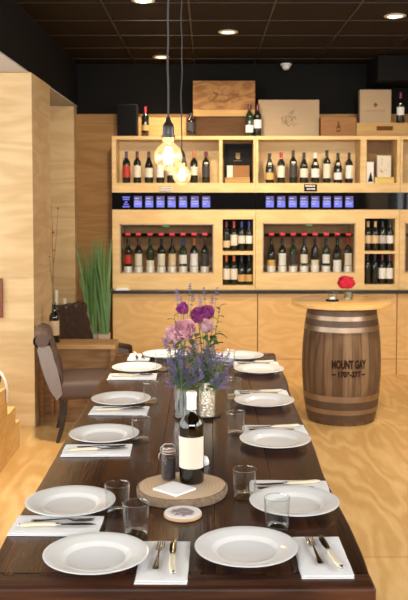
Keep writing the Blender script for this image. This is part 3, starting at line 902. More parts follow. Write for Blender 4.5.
bm = strokes([arc(0, cz, 0.018, 0.02, 0, 2 * PI), [(-0.025, cz + 0.035), (0.025, cz + 0.035)], [(-0.04, cz - 0.038), (0.04, cz - 0.038)], [(0, cz - 0.018), (0, cz + 0.018)], [(-0.015, cz), (0.015, cz)], [(-.02, cz + .022), (0, cz + .03), (.02, cz + .022)]], 0.0028, -0.0005)
obj('crest', bm, M['gold'], t)
# right cell
t, w, h = pbox('wine_case', 'small yellow case lying under the white printed box', 'box', 374.8, 394.4, 177, 183, 8.36, 0.15, None, zc0)
bm = BM(); box2(bm, -w / 2, w / 2, 0, 0.15, 0, h * 0.75, 0.003); obj('body', bm, M['yellow_box'], t)
bm = BM(); box2(bm, -w / 2, w / 2, 0, 0.15, h * 0.78, h, 0.003); obj('lid', bm, M['yellow_box'], t)
zz = zc0 + h + 0.0006
t, w, h = pbox('printed_box', 'white printed box standing on the yellow case', 'box', 377.3, 391, 155.5, 177, 8.38, 0.08, None, zz)
bm = BM(); box2(bm, -w / 2, w / 2, 0, 0.08, 0, h, 0.003); obj('body', bm, M['lab_cream'], t)
bm = BM()
for k in range(16):
    x, z = random.uniform(-w * .38, w * .3), random.uniform(h * .1, h * .85)
    box2(bm, x, x + random.uniform(.008, .022), -0.0012, 0.0, z, z + random.uniform(.004, .014))
obj('print', bm, M['lab_tan'], t)
t, w, h = pbox('card_stand', 'white card with a black triangle beside the yellow case', 'card', 366.9, 373.4, 162, 183, 8.37, 0.02, None, zc0)
bm = BM(); add_prism(bm, [(-w / 2, 0), (w / 2, 0), (w / 2, h), (-w / 2, h)], 0, 0.02); obj('card', bm, M['paper'], t)
bm = BM(); add_prism(bm, [(-w * .35, h * .06), (w * .45, h * .06), (w * .12, h * .55)], -0.001, 0.0); obj('print', bm, M['black_matte'], t)

# ------------------------------------------------------------------ things on top of the wine wall
zt = ZTOP + 0.0008
# loudspeaker
t, w, h = pbox('loudspeaker', 'black loudspeaker cabinet on top of the wine unit near the grass', 'loudspeaker', 117, 137.2, 104, 136, 8.36, 0.2, None, zt)
bm = BM(); box2(bm, -w / 2, w / 2, 0, 0.2, 0, h, 0.006); obj('cabinet', bm, M['black_matte'], t)
bm = BM(); box2(bm, -w / 2 + 0.008, w / 2 - 0.008, -0.008, -0.0005, 0.008, h - 0.008, 0.003); obj('grille', bm, plain('speaker_cloth', (0.006, 0.006, 0.007), rough=0.9, spec=0.1, bump=0.3, bscale=300), t)


def crate(lab, x0, x1, y0, y1, Y, dep, mat, base, group='wooden wine boxes on top of the units', name='wine_crate', rails=True):
    t, w, h = pbox(name, lab, 'box', x0, x1, y0, y1, Y, dep, None, base, group=group)
    bm = BM()
    th = 0.014
    box2(bm, -w / 2, w / 2, 0, th, 0, h); box2(bm, -w / 2, w / 2, dep - th, dep, 0, h)
    box2(bm, -w / 2, w / 2, th, dep - th, 0, th)
    obj('body', bm, mat, t)
    for s in (-1, 1):
        bm = BM(); box2(bm, s * w / 2 - (th if s > 0 else 0), s * w / 2 + (th if s < 0 else 0), th * 0.2 - 0.0006 if False else 0.0002, dep - 0.0002, 0.0003, h - 0.0003)
        obj('end_board', bm, mat, t)
    bm = BM(); box2(bm, -w / 2 + th, w / 2 - th, th, dep - th, h - th, h - 0.001); obj('lid', bm, mat, t)
    return t, w, h


crate('pale empty wooden wine box behind the red-capped bottle', 138.2, 186, 117.6, 136, 8.50, 0.24, M['crate_x'], zt)
bottle((xs(145.6, 8.40), 8.40, zt), 'red-capped dark bottle standing on the wine unit beside the loudspeaker', 'bottles on top of the units', 'bordeaux', 'bottle', 'goldlabel', 'small', 'red').scale = (0.97, 0.97, 0.93)
bottle((xs(191, 8.40), 8.40, zt), 'stout brown bottle on the wine unit beside the dark crate', 'bottles on top of the units', 'stout', 'bottle_brown', 'darklabel', 'full', 'black')
t, w, h = crate('dark brown wooden wine box beneath the big knotty box', 196.3, 247.5, 116.8, 136, 8.42, 0.3, M['crate_dark'], zt)
zz = zt + h + 0.0008
t, w, h = crate('big knotty pine wine box with a scorched tree mark, stacked on a dark box', 193, 255, 80.8, 116.8, 8.40, 0.3, M['crate_knot'], zz)
# scorched drawing: a loose tangle of strokes
rs = random.Random(4)
ps = []
for k in range(26):
    cx, cz = rs.uniform(-w * .22, w * .22), rs.uniform(h * .42, h * .82)
    ps.append(arc(cx, cz, rs.uniform(.012, .04), rs.uniform(.008, .022), rs.uniform(0, 6), rs.uniform(6, 9), 8))
obj('scorched_mark', strokes(ps, 0.0016, -0.0004), M['burn'], t)
bm = BM(); box2(bm, -w / 2 + 0.003, w / 2 - 0.003, -0.006, -0.0002, 0.002, 0.062, 0.002); obj('rail', bm, M['crate_x'], t)
bottle((xs(249.2, 8.36), 8.36, zt), 'green bottle with a white label in front of the dark crate', 'bottles on top of the units', 'bordeaux', 'bottle_green', 'white', 'low', 'wine')
bottle((xs(257.3, 8.37), 8.37, zt), 'dark bottle with a low white label beside the cream box', 'bottles on top of the units', 'bordeaux', 'bottle', 'white', 'mid', 'wine')
t, w, h = crate('large cream wooden wine box with brown script', 258.5, 319, 99.8, 136, 8.46, 0.28, M['box_cream'], zt)
ps = [arc(-.02, h * .5, .05, .03, 2.5, 7.5), arc(.0, h * .44, .03, .05, 1, 5), [(-.06, h * .48), (-.03, h * .56), (-.02, h * .42), (.01, h * .55), (.03, h * .44), (.06, h * .52)],
      [(-.04, h * .34), (-.02, h * .40), (0, h * .31), (.02, h * .39), (.04, h * .31), (.08, h * .36)], [(.0, h * .62), (.03, h * .7), (.05, h * .66), (.02, h * .6), (.05, h * .74)], [(-.07, h * .42), (-.05, h * .36), (-.03, h * .41)], arc(.05, h * .47, .02, .03, 0, 5)]
obj('script_print', strokes(ps, 0.0022, -0.0004), M['script'], t)
t, w, h = crate('small tan wooden wine box with a brown bottle emblem', 321, 356, 117.2, 136, 8.38, 0.25, M['crate_tan'], zt)
bm = BM(); add_prism(bm, [(-.018, h * .24), (.018, h * .24), (.018, h * .5), (.008, h * .62), (.008, h * .76), (-.008, h * .76), (-.008, h * .62), (-.018, h * .5)], -0.0014, -0.0002); obj('emblem', bm, M['burn'], t)
bm = BM(); box2(bm, -.011, .011, -0.002, -0.0014, h * .32, h * .43); obj('emblem_window', bm, M['crate_tan'], t)
t, w, h = crate('long pale wooden wine crate with a hand slot under the diamond box', 356.5, 424, 122.8, 136, 8.40, 0.3, M['crate_x'], zt)
sx = xs(384, 8.40) - t.location.x
bm = BM(); box2(bm, sx - 0.077, sx + 0.077, -0.0015, -0.0002, h * 0.45, h * 0.76, 0.0005); sl = obj('hand_slot', bm, M['burn'], t)
zz = zt + h + 0.0008
t, w, h = pbox('gift_box', 'upright cream box with a dark diamond emblem on the long crate', 'box', 360, 391, 89.5, 122.8, 8.42, 0.1, None, zz)
bm = BM(); box2(bm, -w / 2, w / 2, 0, 0.1, 0, h, 0.003); obj('body', bm, M['box_cream'], t)
bm = BM(); add_prism(bm, [(0, h * .46), (.022, h * .54), (0, h * .62), (-.022, h * .54)], -0.0012, -0.0002); obj('emblem', bm, M['script'], t)
bm = BM()
for k in range(9):
    box2(bm, -.085 + k * .02, -.085 + k * .02 + .011, -0.0012, -0.0002, h * .345, h * .375)
obj('print', bm, M['crate_tan'], t)
bottle((xs(399.3, 8.45), 8.45, zz), 'white-labelled bottle standing on the long crate beside the diamond box', 'bottles on top of the units', 'bordeaux', 'bottle', 'white', 'mid', 'wine').scale = (1, 1, .97)
bm = BM(); box2(bm, -0.11, 0.11, -0.09, 0.09, 0, 0.010); box2(bm, -0.1, 0.08, -0.085, 0.08, 0.0104, 0.02); box2(bm, -0.09, 0.1, -0.08, 0.085, 0.0204, 0.03)
X, Y = xs(121, 8.36), 8.36
o = obj('folded_cloth', bm, M['linen'], None, loc=(xs(122.3, 8.27), 8.268, ZCT + 0.0006)); o.scale = (0.6, 0.34, 0.75)
tag(o, 'folded white cloth on the end of the black counter by the grass', 'cloth')

# ------------------------------------------------------------------ barrel table
bX, bY = on(340.8, 418, 0.0)
t = thing('barrel_table', 'oak barrel table with a round plywood top and stencilled lettering', 'table', (bX, bY, 0))
zbt = at(340, 309.0, bY - 0.26)[1]
HB = zbt


def rb(u):
    """barrel radius at relative height u"""
    return 0.251 + 0.046 * (1 - (2 * u - 1) ** 2)


bm = BM()
NST = 26
prof = [(rb(i / 20), HB * i / 20) for i in range(21)]
# each stave is bowed and separated by a fine groove
for s in range(NST):
    a0 = 2 * PI * s / NST + 0.006; a1 = 2 * PI * (s + 1) / NST - 0.006
    rings = []
    for r, z in prof:
        row = []
        for k in range(4):
            a = a0 + (a1 - a0) * k / 3
            rr = r * (1.0 if 0 < k < 3 else 0.996)
            row.append(bm.verts.new((rr * math.cos(a), rr * math.sin(a), z)))
        rings.append(row)
    for A, B in zip(rings, rings[1:]):
        for k in range(3):
            bm.faces.new((A[k], A[k + 1], B[k + 1], B[k]))
rs = random.Random(5)
tone = [rs.randrange(3) for _ in range(NST)]
bm.faces.ensure_lookup_table()
for fi, f in enumerate(bm.faces):
    f.material_index = tone[(fi // 60) % NST]
body = obj('staves', bm, M['barrel'], t, True, 60)
body.data.materials.append(M['barrel_b']); body.data.materials.append(M['barrel_c'])
bm = BM(); add_lathe(bm, [(0, 0.0)] + [(r * 0.992, z) for r, z in prof] + [(0, HB)], 52); obj('core', bm, M['crate_dark'], t, True)
for (ya, yb, mk) in [(311.5, 317, 'hoop_dark'), (317.3, 321.6, 'hoop'), (322, 327.6, 'hoop_dark'), (328, 333, 'hoop'), (397, 403, 'hoop'), (403.4, 410.6, 'hoop_dark'), (411, 415.8, 'hoop'), (416.2, 423.5, 'hoop_dark')]:
    z1, z0 = at(340, ya, bY - .27)[1], max(0.004, at(340, yb, bY - .27)[1])
    z1 = min(z1, HB - 0.003)
    e = 0.0035 if mk == 'hoop' else 0.002
    bm = BM()
    add_lathe(bm, [(rb(z0 / HB) - 0.003, z0), (rb(z0 / HB) + e, z0), (rb((z0 + z1) / 2 / HB) + e, (z0 + z1) / 2), (rb(z1 / HB) + e, z1), (rb(z1 / HB) - 0.003, z1)], 56)
    obj('hoop', bm, M[mk], t, True)
tX, tY = bX - 0.008, bY
bm = BM(); add_lathe(bm, [(0, 0), (0.365, 0), (0.374, 0.004), (0.374, 0.026), (0.368, 0.031), (0, 0.031)], 64, (-0.008, 0, HB + 0.0005)); obj('tabletop', bm, M['barrel_top'], t, True)
ZBT = HB + 0.0315


def wrap_text(txt, size, zc, acx, width=None):
    cu = bpy.data.curves.new('t', 'FONT'); cu.body = txt; cu.size = size; cu.align_x = 'CENTER'; cu.extrude = 0.0; cu.offset = size * 0.05
    to = bpy.data.objects.new('t', cu); COL.objects.link(to)
    dg = bpy.context.evaluated_depsgraph_get()
    me = bpy.data.meshes.new_from_object(to.evaluated_get(dg))
    bpy.data.objects.remove(to)
    bm = BM(); bm.from_mesh(me); bpy.data.meshes.remove(me)
    bmesh.ops.subdivide_edges(bm, edges=bm.edges, cuts=1)
    wx = max(v.co.x for v in bm.verts) - min(v.co.x for v in bm.verts)
    sc = (width / wx) if width else 1
    for v in bm.verts:
        z = zc + v.co.y
        r = rb(z / HB) + 0.003
        a = -PI / 2 + acx + v.co.x * sc / r
        v.co = Vector((r * math.cos(a), r * math.sin(a), z))
    return bm


M['stencil'] = plain('barrel_stencil', (0.034, 0.016, 0.011), rough=0.9, spec=0.05)
zt1 = at(350, 368.5, bY - 0.29)[1]
sc_ = FPX / (bY - 0.28)
aof = math.asin((350.5 - 340.8 - 2) / sc_ / 0.29) - math.atan2(bX, bY)
bm = wrap_text('MOUNT GAY', 0.082, zt1, aof, 36 / sc_); obj('lettering', bm, M['stencil'], t)
bm = wrap_text('~ 1703-277 ~', 0.055, zt1 - 0.062, aof, 35 / sc_); obj('lettering', bm, M['stencil'], t)


def petals(bm, c, rings, rnd, axis=Vector((0, 0, 1)), seg=(4, 4)):
    """cupped petals round an axis; ring = (count, length, width, tilt from axis, inner radius, lift)"""
    ax = axis.normalized()
    e1 = ax.orthogonal().normalized(); e2 = ax.cross(e1)
    for (n, ln, wd, tilt, r0, lift) in rings:
        off = rnd.random() * 6
        for i in range(n):
            a = off + 2 * PI * i / n + rnd.uniform(-.15, .15)
            rad = e1 * math.cos(a) + e2 * math.sin(a); tan = ax.cross(rad)
            tl = tilt + rnd.uniform(-.12, .12)
            L_ = ln * rnd.uniform(.88, 1.1)
            grid = []
            for u in range(seg[0] + 1):
                uu = u / seg[0]
                # curve outwards then back in: cup
                ang = tl * (1.15 - 0.55 * uu)
                base = Vector(c) + ax * lift + rad * r0
                p0 = base + (ax * math.cos(ang) + rad * math.sin(ang)) * (L_ * uu)
                w = wd * (0.35 + 0.65 * math.sin(PI * min(1, 0.15 + uu * 0.72)))
                row = []
                for v in range(seg[1] + 1):
                    vv = v / seg[1] * 2 - 1
                    nrm = rad * math.cos(ang) - ax * math.sin(ang)
                    ruf = rnd.uniform(-1, 1) * wd * 0.05 * uu
                    row.append(bm.verts.new(p0 + tan * (w * 0.5 * vv) - nrm * (wd * 0.22 * vv * vv) - nrm * ruf - (ax * math.cos(ang) + rad * math.sin(ang)) * (L_ * 0.12 * vv * vv * uu)))
                grid.append(row)
            for A, B in zip(grid, grid[1:]):
                for k in range(seg[1]):
                    bm.faces.new((A[k], A[k + 1], B[k + 1], B[k]))


# little glass with the red carnation, and the tealight glass
gX, gY = on(348.5, 299, ZBT)
t = thing('flower_glass', 'small clear glass holding the red carnation on the barrel table', 'vase', (gX, gY, ZBT + 0.0008))
bm = BM(); add_lathe(bm, [(0, 0.0), (0.034, 0), (0.037, 0.075), (0.035, 0.075), (0.0325, 0.006), (0, 0.006)], 24); obj('glass_wall', bm, M['glass'], t, True)
bm = BM(); add_lathe(bm, [(0, 0.0065), (0.0322, 0.0065), (0.0338, 0.045), (0, 0.045)], 24); obj('water', bm, M['water'], t, True)
t = thing('carnation', 'red carnation bloom in the small glass on the barrel table', 'flower', (gX - 0.020, gY, ZBT + 0.01))
rr = random.Random(8)
bm = BM(); petals(bm, (0, 0, 0.085), [(5, .06, .05, .25, .006, .012), (9, .075, .06, .6, .008, .008), (12, .082, .065, 1.0, .010, 0), (12, .082, .065, 1.4, .010, -.008), (10, .07, .065, 1.75, .010, -.01)], rr); obj('petals', bm, M['carnation'], t, True, 80)
bm = BM(); add_tube(bm, [(0.024, 0, 0), (0.014, 0, .05), (0, 0, .09)], .002, 6); obj('stem', bm, M['stem'], t)
gX, gY = on(332.3, 301, ZBT)
t = thing('tealight_glass', 'small clear tealight glass on a dark coaster on the barrel table', 'candle holder', (gX, gY, ZBT + 0.0008))
bm = BM(); add_lathe(bm, [(0, 0), (0.05, 0), (0.05, 0.010), (0, 0.010)], 24); obj('coaster_base', bm, M['black_matte'], t)
bm = BM(); add_lathe(bm, [(0, 0.0105), (0.034, 0.0105), (0.037, 0.075), (0.035, 0.075), (0.032, 0.014), (0, 0.014)], 20); obj('glass_wall', bm, M['glass'], t, True)
bm = BM(); add_lathe(bm, [(0, 0.0145), (0.02, 0.0145), (0.02, 0.030), (0, 0.030)], 18); obj('wax', bm, M['candle'], t, True)

# ------------------------------------------------------------------ dining tables
ZT = 0.76
TXL, TXR = on(40, 480, ZT)[0], on(329.5, 480, ZT)[0]
TY0, TYM, TY1 = on(200, 588, ZT)[1], 3.645, on(200, 353, ZT)[1]


def edge_wob(y, side):
    return 0.012 * mnoise.noise(Vector((y * 1.9, side * 7.3, 0))) + 0.003 * mnoise.noise(Vector((y * 7, side * 3.1, 4)))


def dining_table(lab, y0, y1, end_near, end_far):
    cx, cy = (TXL + TXR) / 2, (y0 + y1) / 2
    t = thing('dining_table', lab, 'table', (cx, cy, 0), 0, 'dark wooden tables pushed end to end')
    w = TXR - TXL
    th = 0.05
    a = y0 - cy + (0.085 if end_near else 0.0); b = y1 - cy - (0.085 if end_far else 0.0)
    bm = BM()
    nb = 5
    N = 24
    for i in range(nb):
        u0, u1 = -w / 2 + w * i / nb, -w / 2 + w * (i + 1) / nb
        g = 0.0
        rows = []
        for k in range(N + 1):
            y = a + (b - a) * k / N
            l = u0 + (edge_wob(y + cy, 0) if i == 0 else g)
            r = u1 + (edge_wob(y + cy, 1) if i == nb - 1 else -g)
            dz = 0.0009 * mnoise.noise(Vector((i * 3.7, y * 2.5, 1)))
            e = 0.0022
            ring = [(l, -th + .006), (l, -e), (l + e, 0), (r - e, 0), (r, -e), (r, -th + .006)]
            if i == 0:
                ring = [(l + 0.012, -th), (l, -th * .7), (l - .002, -th * .35), (l + .004, -.004), (l + .012, 0), (r - e, 0), (r, -e), (r, -th)]
            if i == nb - 1:
                ring = [(l, -th), (l, -e), (l + e, 0), (r - .012, 0), (r - .004, -.004), (r + .002, -th * .35), (r, -th * .7), (r - .012, -th)]
            rows.append([bm.verts.new((x, y, ZT + z + dz)) for x, z in ring])
        n = len(rows[0])
        for A, B in zip(rows, rows[1:]):
            for k in range(n):
                bm.faces.new((A[k], A[(k + 1) % n], B[(k + 1) % n], B[k]))
        bm.faces.new(rows[0]); bm.faces.new(list(reversed(rows[-1])))
    obj('tabletop', bm, M['table'], t, True, 35)
    for flag, s0, s1 in ((end_near, y0 - cy, a - 0.002), (end_far, b + 0.002, y1 - cy)):
        if not flag:
            continue
        bm = BM()
        add_box(bm, (0, (s0 + s1) / 2, ZT - 0.026), (w + 0.004, s1 - s0, 0.054), 0.011, segs=4)
        eb = obj('end_board', bm, M['table_end'], t, True, 35)
        bm = BM()
        for k in range(10):
            x = -w / 2 + 0.06 + k * (w - 0.12) / 9
            yy = (s1 - 0.010) if flag is end_near and s0 < 0 else (s0 + 0.010)
            box2(bm, x - 0.012, x + 0.012, yy - 0.006, yy + 0.006, ZT - 0.01, ZT + 0.0016)
        obj('peg', bm, M['table'], eb)
    for sx in (-1, 1):
        for sy in (-1, 1):
            bm = BM(); box2(bm, sx * (w / 2 - 0.09) - 0.045, sx * (w / 2 - 0.09) + 0.045, sy * ((y1 - y0) / 2 - 0.16) - 0.045, sy * ((y1 - y0) / 2 - 0.16) + 0.045, 0, ZT - 0.0505, 0.006)
            obj('leg', bm, M['table'], t)
    bm = BM()
    for sx in (-1, 1):
        box2(bm, sx * (w / 2 - 0.09) - 0.015, sx * (w / 2 - 0.09) + 0.015, -(y1 - y0) / 2 + 0.21, (y1 - y0) / 2 - 0.21, ZT - 0.14, ZT - 0.051)
    for sy in (-1, 1):
        box2(bm, -w / 2 + 0.14, w / 2 - 0.14, sy * ((y1 - y0) / 2 - 0.16) - 0.015, sy * ((y1 - y0) / 2 - 0.16) + 0.015, ZT - 0.14, ZT - 0.051)
    obj('apron', bm, M['table'], t)
    return t


dining_table('near dark wooden dining table with the wine bottle on it', TY0, TYM - 0.002, True, False)
dining_table('far dark wooden dining table beyond the join at the flowers', TYM + 0.002, TY1, False, True)
TZ = ZT + 0.0014

# ------------------------------------------------------------------ place settings
plate_me = None


def plate_bm():
    bm = BM()
    add_lathe(bm, [(0, 0.0), (0.070, 0.0), (0.078, 0.002), (0.088, 0.010), (0.118, 0.0155), (0.132, 0.0195), (0.1325, 0.0215), (0.131, 0.0222), (0.117, 0.0190), (0.091, 0.0145), (0.086, 0.0125), (0.078, 0.0060), (0.072, 0.0045), (0, 0.0040)], 64)
    return bm


def glass_thing(lab):
    t = thing('tumbler', lab, 'glass', (0, 0, 0), 0, 'water tumblers on the table')
    bm = BM(); add_lathe(bm, [(0.0325, 0.012), (0.0335, 0.03), (0.0365, 0.0875)], 32); add_lathe(bm, [(0.0346, 0.0875), (0.0318, 0.03), (0.0305, 0.013)], 32); obj('glass_wall', bm, M['glass'], t, True)
    bm = BM(); add_lathe(bm, [(0.0365, 0.0876), (0.0364, 0.0888), (0.0356, 0.0894), (0.0348, 0.0888), (0.0346, 0.0876)], 32); obj('rim', bm, M['glass_rim'], t, True)
    bm = BM(); add_lathe(bm, [(0, 0.0), (0.0295, 0.0), (0.032, 0.003), (0.0325, 0.0119), (0.0305, 0.0125), (0, 0.010)], 32); obj('glass_base', bm, M['glass_base'], t, True)
    return t


def napkin_bm(w, d, seed, crumple=0.0):
    bm = BM()
    nx, ny = 18, 12
    for layer, (s, z0, z1, ox) in enumerate([(1.0, 0.0, 0.004, 0), (0.985, 0.0042, 0.0082, 0.002)]):
        T, B = [], []
        for i in range(nx + 1):
            rt, rb_ = [], []
            for j in range(ny + 1):
                u, v = i / nx - .5, j / ny - .5
                x = u * w * s + ox; y = v * d * s + ox
                n = mnoise.noise(Vector((x * 14 + seed, y * 14, seed * 1.7)))
                x += 0.0018 * mnoise.noise(Vector((v * 5 + seed, u * 5, 3)))
                edge = min(.5 - abs(u), .5 - abs(v))
                rnd_ = -0.0016 if edge < 0.01 else 0
                zz = z1 + rnd_ + 0.0009 * n + crumple * max(0, mnoise.noise(Vector((x * 30 + seed, y * 30, 1))) + .35) * (1 if edge > .05 else .3)
                rt.append(bm.verts.new((x, y, zz)))
                rb_.append(bm.verts.new((x, y, z0 + (0.0009 * n + crumple * max(0, mnoise.noise(Vector((x * 30 + seed, y * 30, 1))) + .35) * (1 if edge > .05 else .3) if layer else 0))))
            T.append(rt); B.append(rb_)
        for i in range(nx):
            for j in range(ny):
                bm.faces.new((T[i][j], T[i + 1][j], T[i + 1][j + 1], T[i][j + 1]))
                bm.faces.new((B[i][j], B[i][j + 1], B[i + 1][j + 1], B[i + 1][j]))
        for i in range(nx):
            bm.faces.new((T[i][0], B[i][0], B[i + 1][0], T[i + 1][0])); bm.faces.new((T[i][ny], T[i + 1][ny], B[i + 1][ny], B[i][ny]))
        for j in range(ny):
            bm.faces.new((T[0][j], T[0][j + 1], B[0][j + 1], B[0][j])); bm.faces.new((T[nx][j], B[nx][j], B[nx][j + 1], T[nx][j + 1]))
    return bm


def make_fork(lab):
    """tines towards +Y"""
    t = thing('fork', lab, 'fork', (0, 0, 0), 0, 'forks on the napkins')
    bm = BM()
    add_loft(bm, [(0, -.095, .0030, .004, .0012), (0, -.092, .0030, .0085, .0016), (0, -.08, .0032, .0095, .0018), (0, -.05, .0040, .0062, .0018), (0, -.01, .006, .0036, .0018), (0, .018, .007, .0032, .0018)], 10)
    obj('handle', bm, M['chrome'], t, True, 60)
    bm = BM()
    add_loft(bm, [(0, .0175, .007, .0032, .0018), (0, .026, .006, .0075, .0014), (0, .034, .0042, .0112, .0012), (0, .046, .003, .0122, .001)], 10)
    for k in range(4):
        x = -.0096 + k * .0064
        add_loft(bm, [(x, .0455, .003, .0024, .001), (x, .07, .0028, .0022, .001), (x * .97, .09, .0042, .0017, .0009), (x * .95, .098, .0052, .0006, .0005)], 6)
    obj('tines', bm, M['chrome'], t, True, 60)
    return t


def make_knife(lab):
    t = thing('knife', lab, 'knife', (0, 0, 0), 0, 'ivory-handled knives on the napkins')
    bm = BM()
    add_loft(bm, [(.006, -.112, .0066, .003, .003), (.006, -.109, .0066, .0075, .0056), (.004, -.095, .0066, .0088, .0060), (.0005, -.07, .0066, .0078, .0058), (-.0005, -.04, .0066, .0074, .0056), (0, -.012, .0064, .0084, .0054), (0, -.004, .0064, .0076, .0050)], 12)
    obj('handle', bm, M['ivory'], t, True, 60)
    bm = BM(); add_loft(bm, [(0, -.0038, .0064, .0080, .0052), (0, .006, .006, .0076, .0048), (0, .010, .0058, .006, .0030)], 12); obj('bolster', bm, M['steel'], t, True, 60)
    bm = BM(); add_loft(bm, [(.0065, -.118, .0066, .004, .003), (.0063, -.1135, .0066, .0072, .0054), (.0060, -.1095, .0066, .0078, .0058)], 12); obj('butt_cap', bm, M['steel'], t, True, 60)
    bm = BM(); add_loft(bm, [(0, .0102, .0058, .0062, .0012), (-.001, .04, .0056, .0098, .0011), (-.001, .08, .0054, .0100, .001), (.001, .1, .0054, .0078, .0009), (.005, .116, .0054, .001, .0006)], 8)
    obj('blade', bm, M['dark_blade'], t, True, 60)
    return t


SEATS = [  # key, where, plate px, napkin px, glass px, facing angle (0 = person looks +Y), size
    ('near end, armchair side', (96, 552.5), (163.5, 562), (136, 537), 0.0),
    ('near end, barrel side', (246.3, 546), (321, 557), (277, 531), 0.0),
    ('armchair side, nearest place', (70.5, 500.5), (56.5, 526), (117.3, 516), -PI / 2),
    ('armchair side, second place', (104.2, 433), (97, 450.5), (141, 443), -PI / 2),
    ('armchair side, third place', (121.2, 398), (119.3, 410.8), (151, 403.5), -PI / 2),
    ('armchair side, farthest place', (137, 366.7), (132.3, 376.8), (161.8, 371.5), -PI / 2),
    ('barrel side, nearest place', (294.3, 500.5), (289, 488.6), (244.5, 499.5), PI / 2),
    ('barrel side, second place', (275.2, 438.2), (274.5, 430.5), (236, 436.5), PI / 2),
    ('barrel side, third place', (264.2, 399.6), (261.5, 394.2), (234, 399.7), PI / 2),
    ('barrel side, farthest place', (259, 368.2), (256, 364.4), (228.5, 368.5), PI / 2),
    ('far end, armchair side', (165.5, 353.5), (139.5, 357.3), None, PI),
    ('far end, barrel side', (240.5, 354.8), (222, 358), None, PI),
]
plate0 = glass0 = fork0 = knife0 = None
PLAB = 'round white dinner plate at the table\'s %s'
for i, (where, pp, np_, gp, rot) in enumerate(SEATS):
    X, Y = on(pp[0], pp[1], ZT + 0.021)
    if plate0 is None:
        plate0 = tag(obj('dinner_plate', plate_bm(), M['ceramic'], None, True, 60), PLAB % where, 'plate', 'white dinner plates')
        o = plate0
    else:
        o = plate0.copy(); COL.objects.link(o); o['label'] = PLAB % where
    o.location = (X, Y, TZ)
    X, Y = on(np_[0], np_[1], ZT + 0.004)
    crum = 0.016 if where.startswith('far end, barrel') else 0.0
    w_, d_ = (0.245, 0.135)
    if abs(rot) < 0.1 or abs(rot) > 3:
        w_, d_ = 0.125, 0.245
    if rot > 3:
        w_, d_ = 0.125, 0.20
    o = tag(obj('napkin', napkin_bm(w_, d_, i * 2.3, crum), M['linen'], None, True, 50, loc=(X, Y, TZ)), ('crumpled white napkin at the table\'s %s' if crum else 'folded white napkin at the table\'s %s') % where, 'napkin', 'folded white napkins')
    o.rotation_euler[2] = random.uniform(-.03, .03)
    # plates on the right side partly cover their napkins' near edge: nudge the napkin clear of the plate foot
    if not crum:
        fl, kl = 'steel fork on the napkin at the table\'s %s' % where, 'ivory-handled knife on the napkin at the table\'s %s' % where
        dirv = Vector((-math.sin(rot), math.cos(rot)))
        rgt = Vector((dirv.y, -dirv.x))
        zf = TZ + 0.0092
        fo, ko = Vector((X, Y)) - rgt * 0.020 + dirv * 0.012, Vector((X, Y)) + rgt * 0.018 + dirv * 0.006
        sc = 0.92
        if rot == 0.0:
            fo, ko = Vector((X, Y)) - rgt * 0.014 + dirv * 0.022, Vector((X, Y)) + rgt * 0.022 + dirv * 0.012
        fr, kr = rot + random.uniform(.02, .10), rot + random.uniform(.04, .14)
        if rot == 0.0 and i == 0:
            fr, kr = rot - 0.05, rot + 0.0
        if rot == 0.0 and i == 1:
            fr, kr = rot + 0.06, rot + 0.10
        if fork0 is None:
            fork0, knife0 = make_fork(fl), make_knife(kl)
            f_, k_ = fork0, knife0
        else:
            f_, k_ = dup(fork0, (0, 0, 0), 0, fl), dup(knife0, (0, 0, 0), 0, kl)
        f_.location = (fo.x, fo.y, zf); f_.rotation_euler = (0, 0, fr); k_.location = (ko.x, ko.y, zf); k_.rotation_euler = (0, 0, kr)
        f_.scale = k_.scale = (sc, sc, sc)
    if gp:
        X, Y = on(gp[0], gp[1] - 1.5, ZT)
        gl = 'clear water tumbler beside the plate at the table\'s %s' % where
        if glass0 is None:
            glass0 = glass_thing(gl); g = glass0
        else:
            g = dup(glass0, (0, 0, 0), 0, gl)
        g.location = (X, Y, TZ)

# ------------------------------------------------------------------ table centre: slab, bottle, jar, card, coaster
sX, sY = on(182, 485.6, ZT + 0.027)
t = thing('wood_slice', 'round bark-edged wood slice under the wine bottle', 'serving board', (sX, sY, TZ))
wob = lambda a: 1 + 0.025 * math.sin(2 * a + .6) + 0.012 * math.sin(5 * a) + 0.006 * math.sin(13 * a)
bm = BM(); add_lathe(bm, [(0, 0.0), (0.131, 0.0), (0.131, 0.0265), (0.128, 0.027), (0, 0.027)], 72, wob=wob); obj('slice', bm, M['slab'], t, True, 30)
bm = BM(); add_lathe(bm, [(0.1312, 0.0), (0.135, 0.0), (0.138, 0.008), (0.1385, 0.018), (0.1355, 0.0265), (0.1312, 0.0268)], 72, wob=lambda a: wob(a) * (1 + 0.006 * math.sin(41 * a) + 0.004 * math.sin(67 * a))); obj('bark', bm, M['bark'], t, True, 30)
ZS = TZ + 0.0276
# wine bottle
wX, wY = on(191.7, 481.5, ZS)
t = thing('wine_bottle', 'wine bottle with a blank cream label on the wood slice', 'bottle', (wX, wY, ZS + 0.0004))
t.scale = (1.03, 1.03, 0.94)
me = bottle_mesh('bordeaux', 40)
o = obj_me('glass', me, M['olive_glass'], t)
bm = BM(); add_lathe(bm, [(0, 0.006), (0.034, 0.006), (0.0358, 0.01), (0.0358, 0.186), (0.0348, 0.197), (0.031, 0.2065), (0, 0.2065)], 40); obj('wine', bm, M['wine'], t, True, 50)
o = obj_me('capsule', sleeve_mesh('capsule_big', [(0.0150, 0.243), (0.0148, 0.262), (0.0146, 0.286), (0.0162, 0.287), (0.0162, 0.297), (0.0142, 0.3012), (0, 0.3012)], 32), M['cap_white'], t)
o = obj_me('label', sleeve_mesh('label_big', [(0.0381, 0.053), (0.0381, 0.157)], 32, -PI / 2 - 1.42, -PI / 2 + 1.22), M['lab_cream'], t)
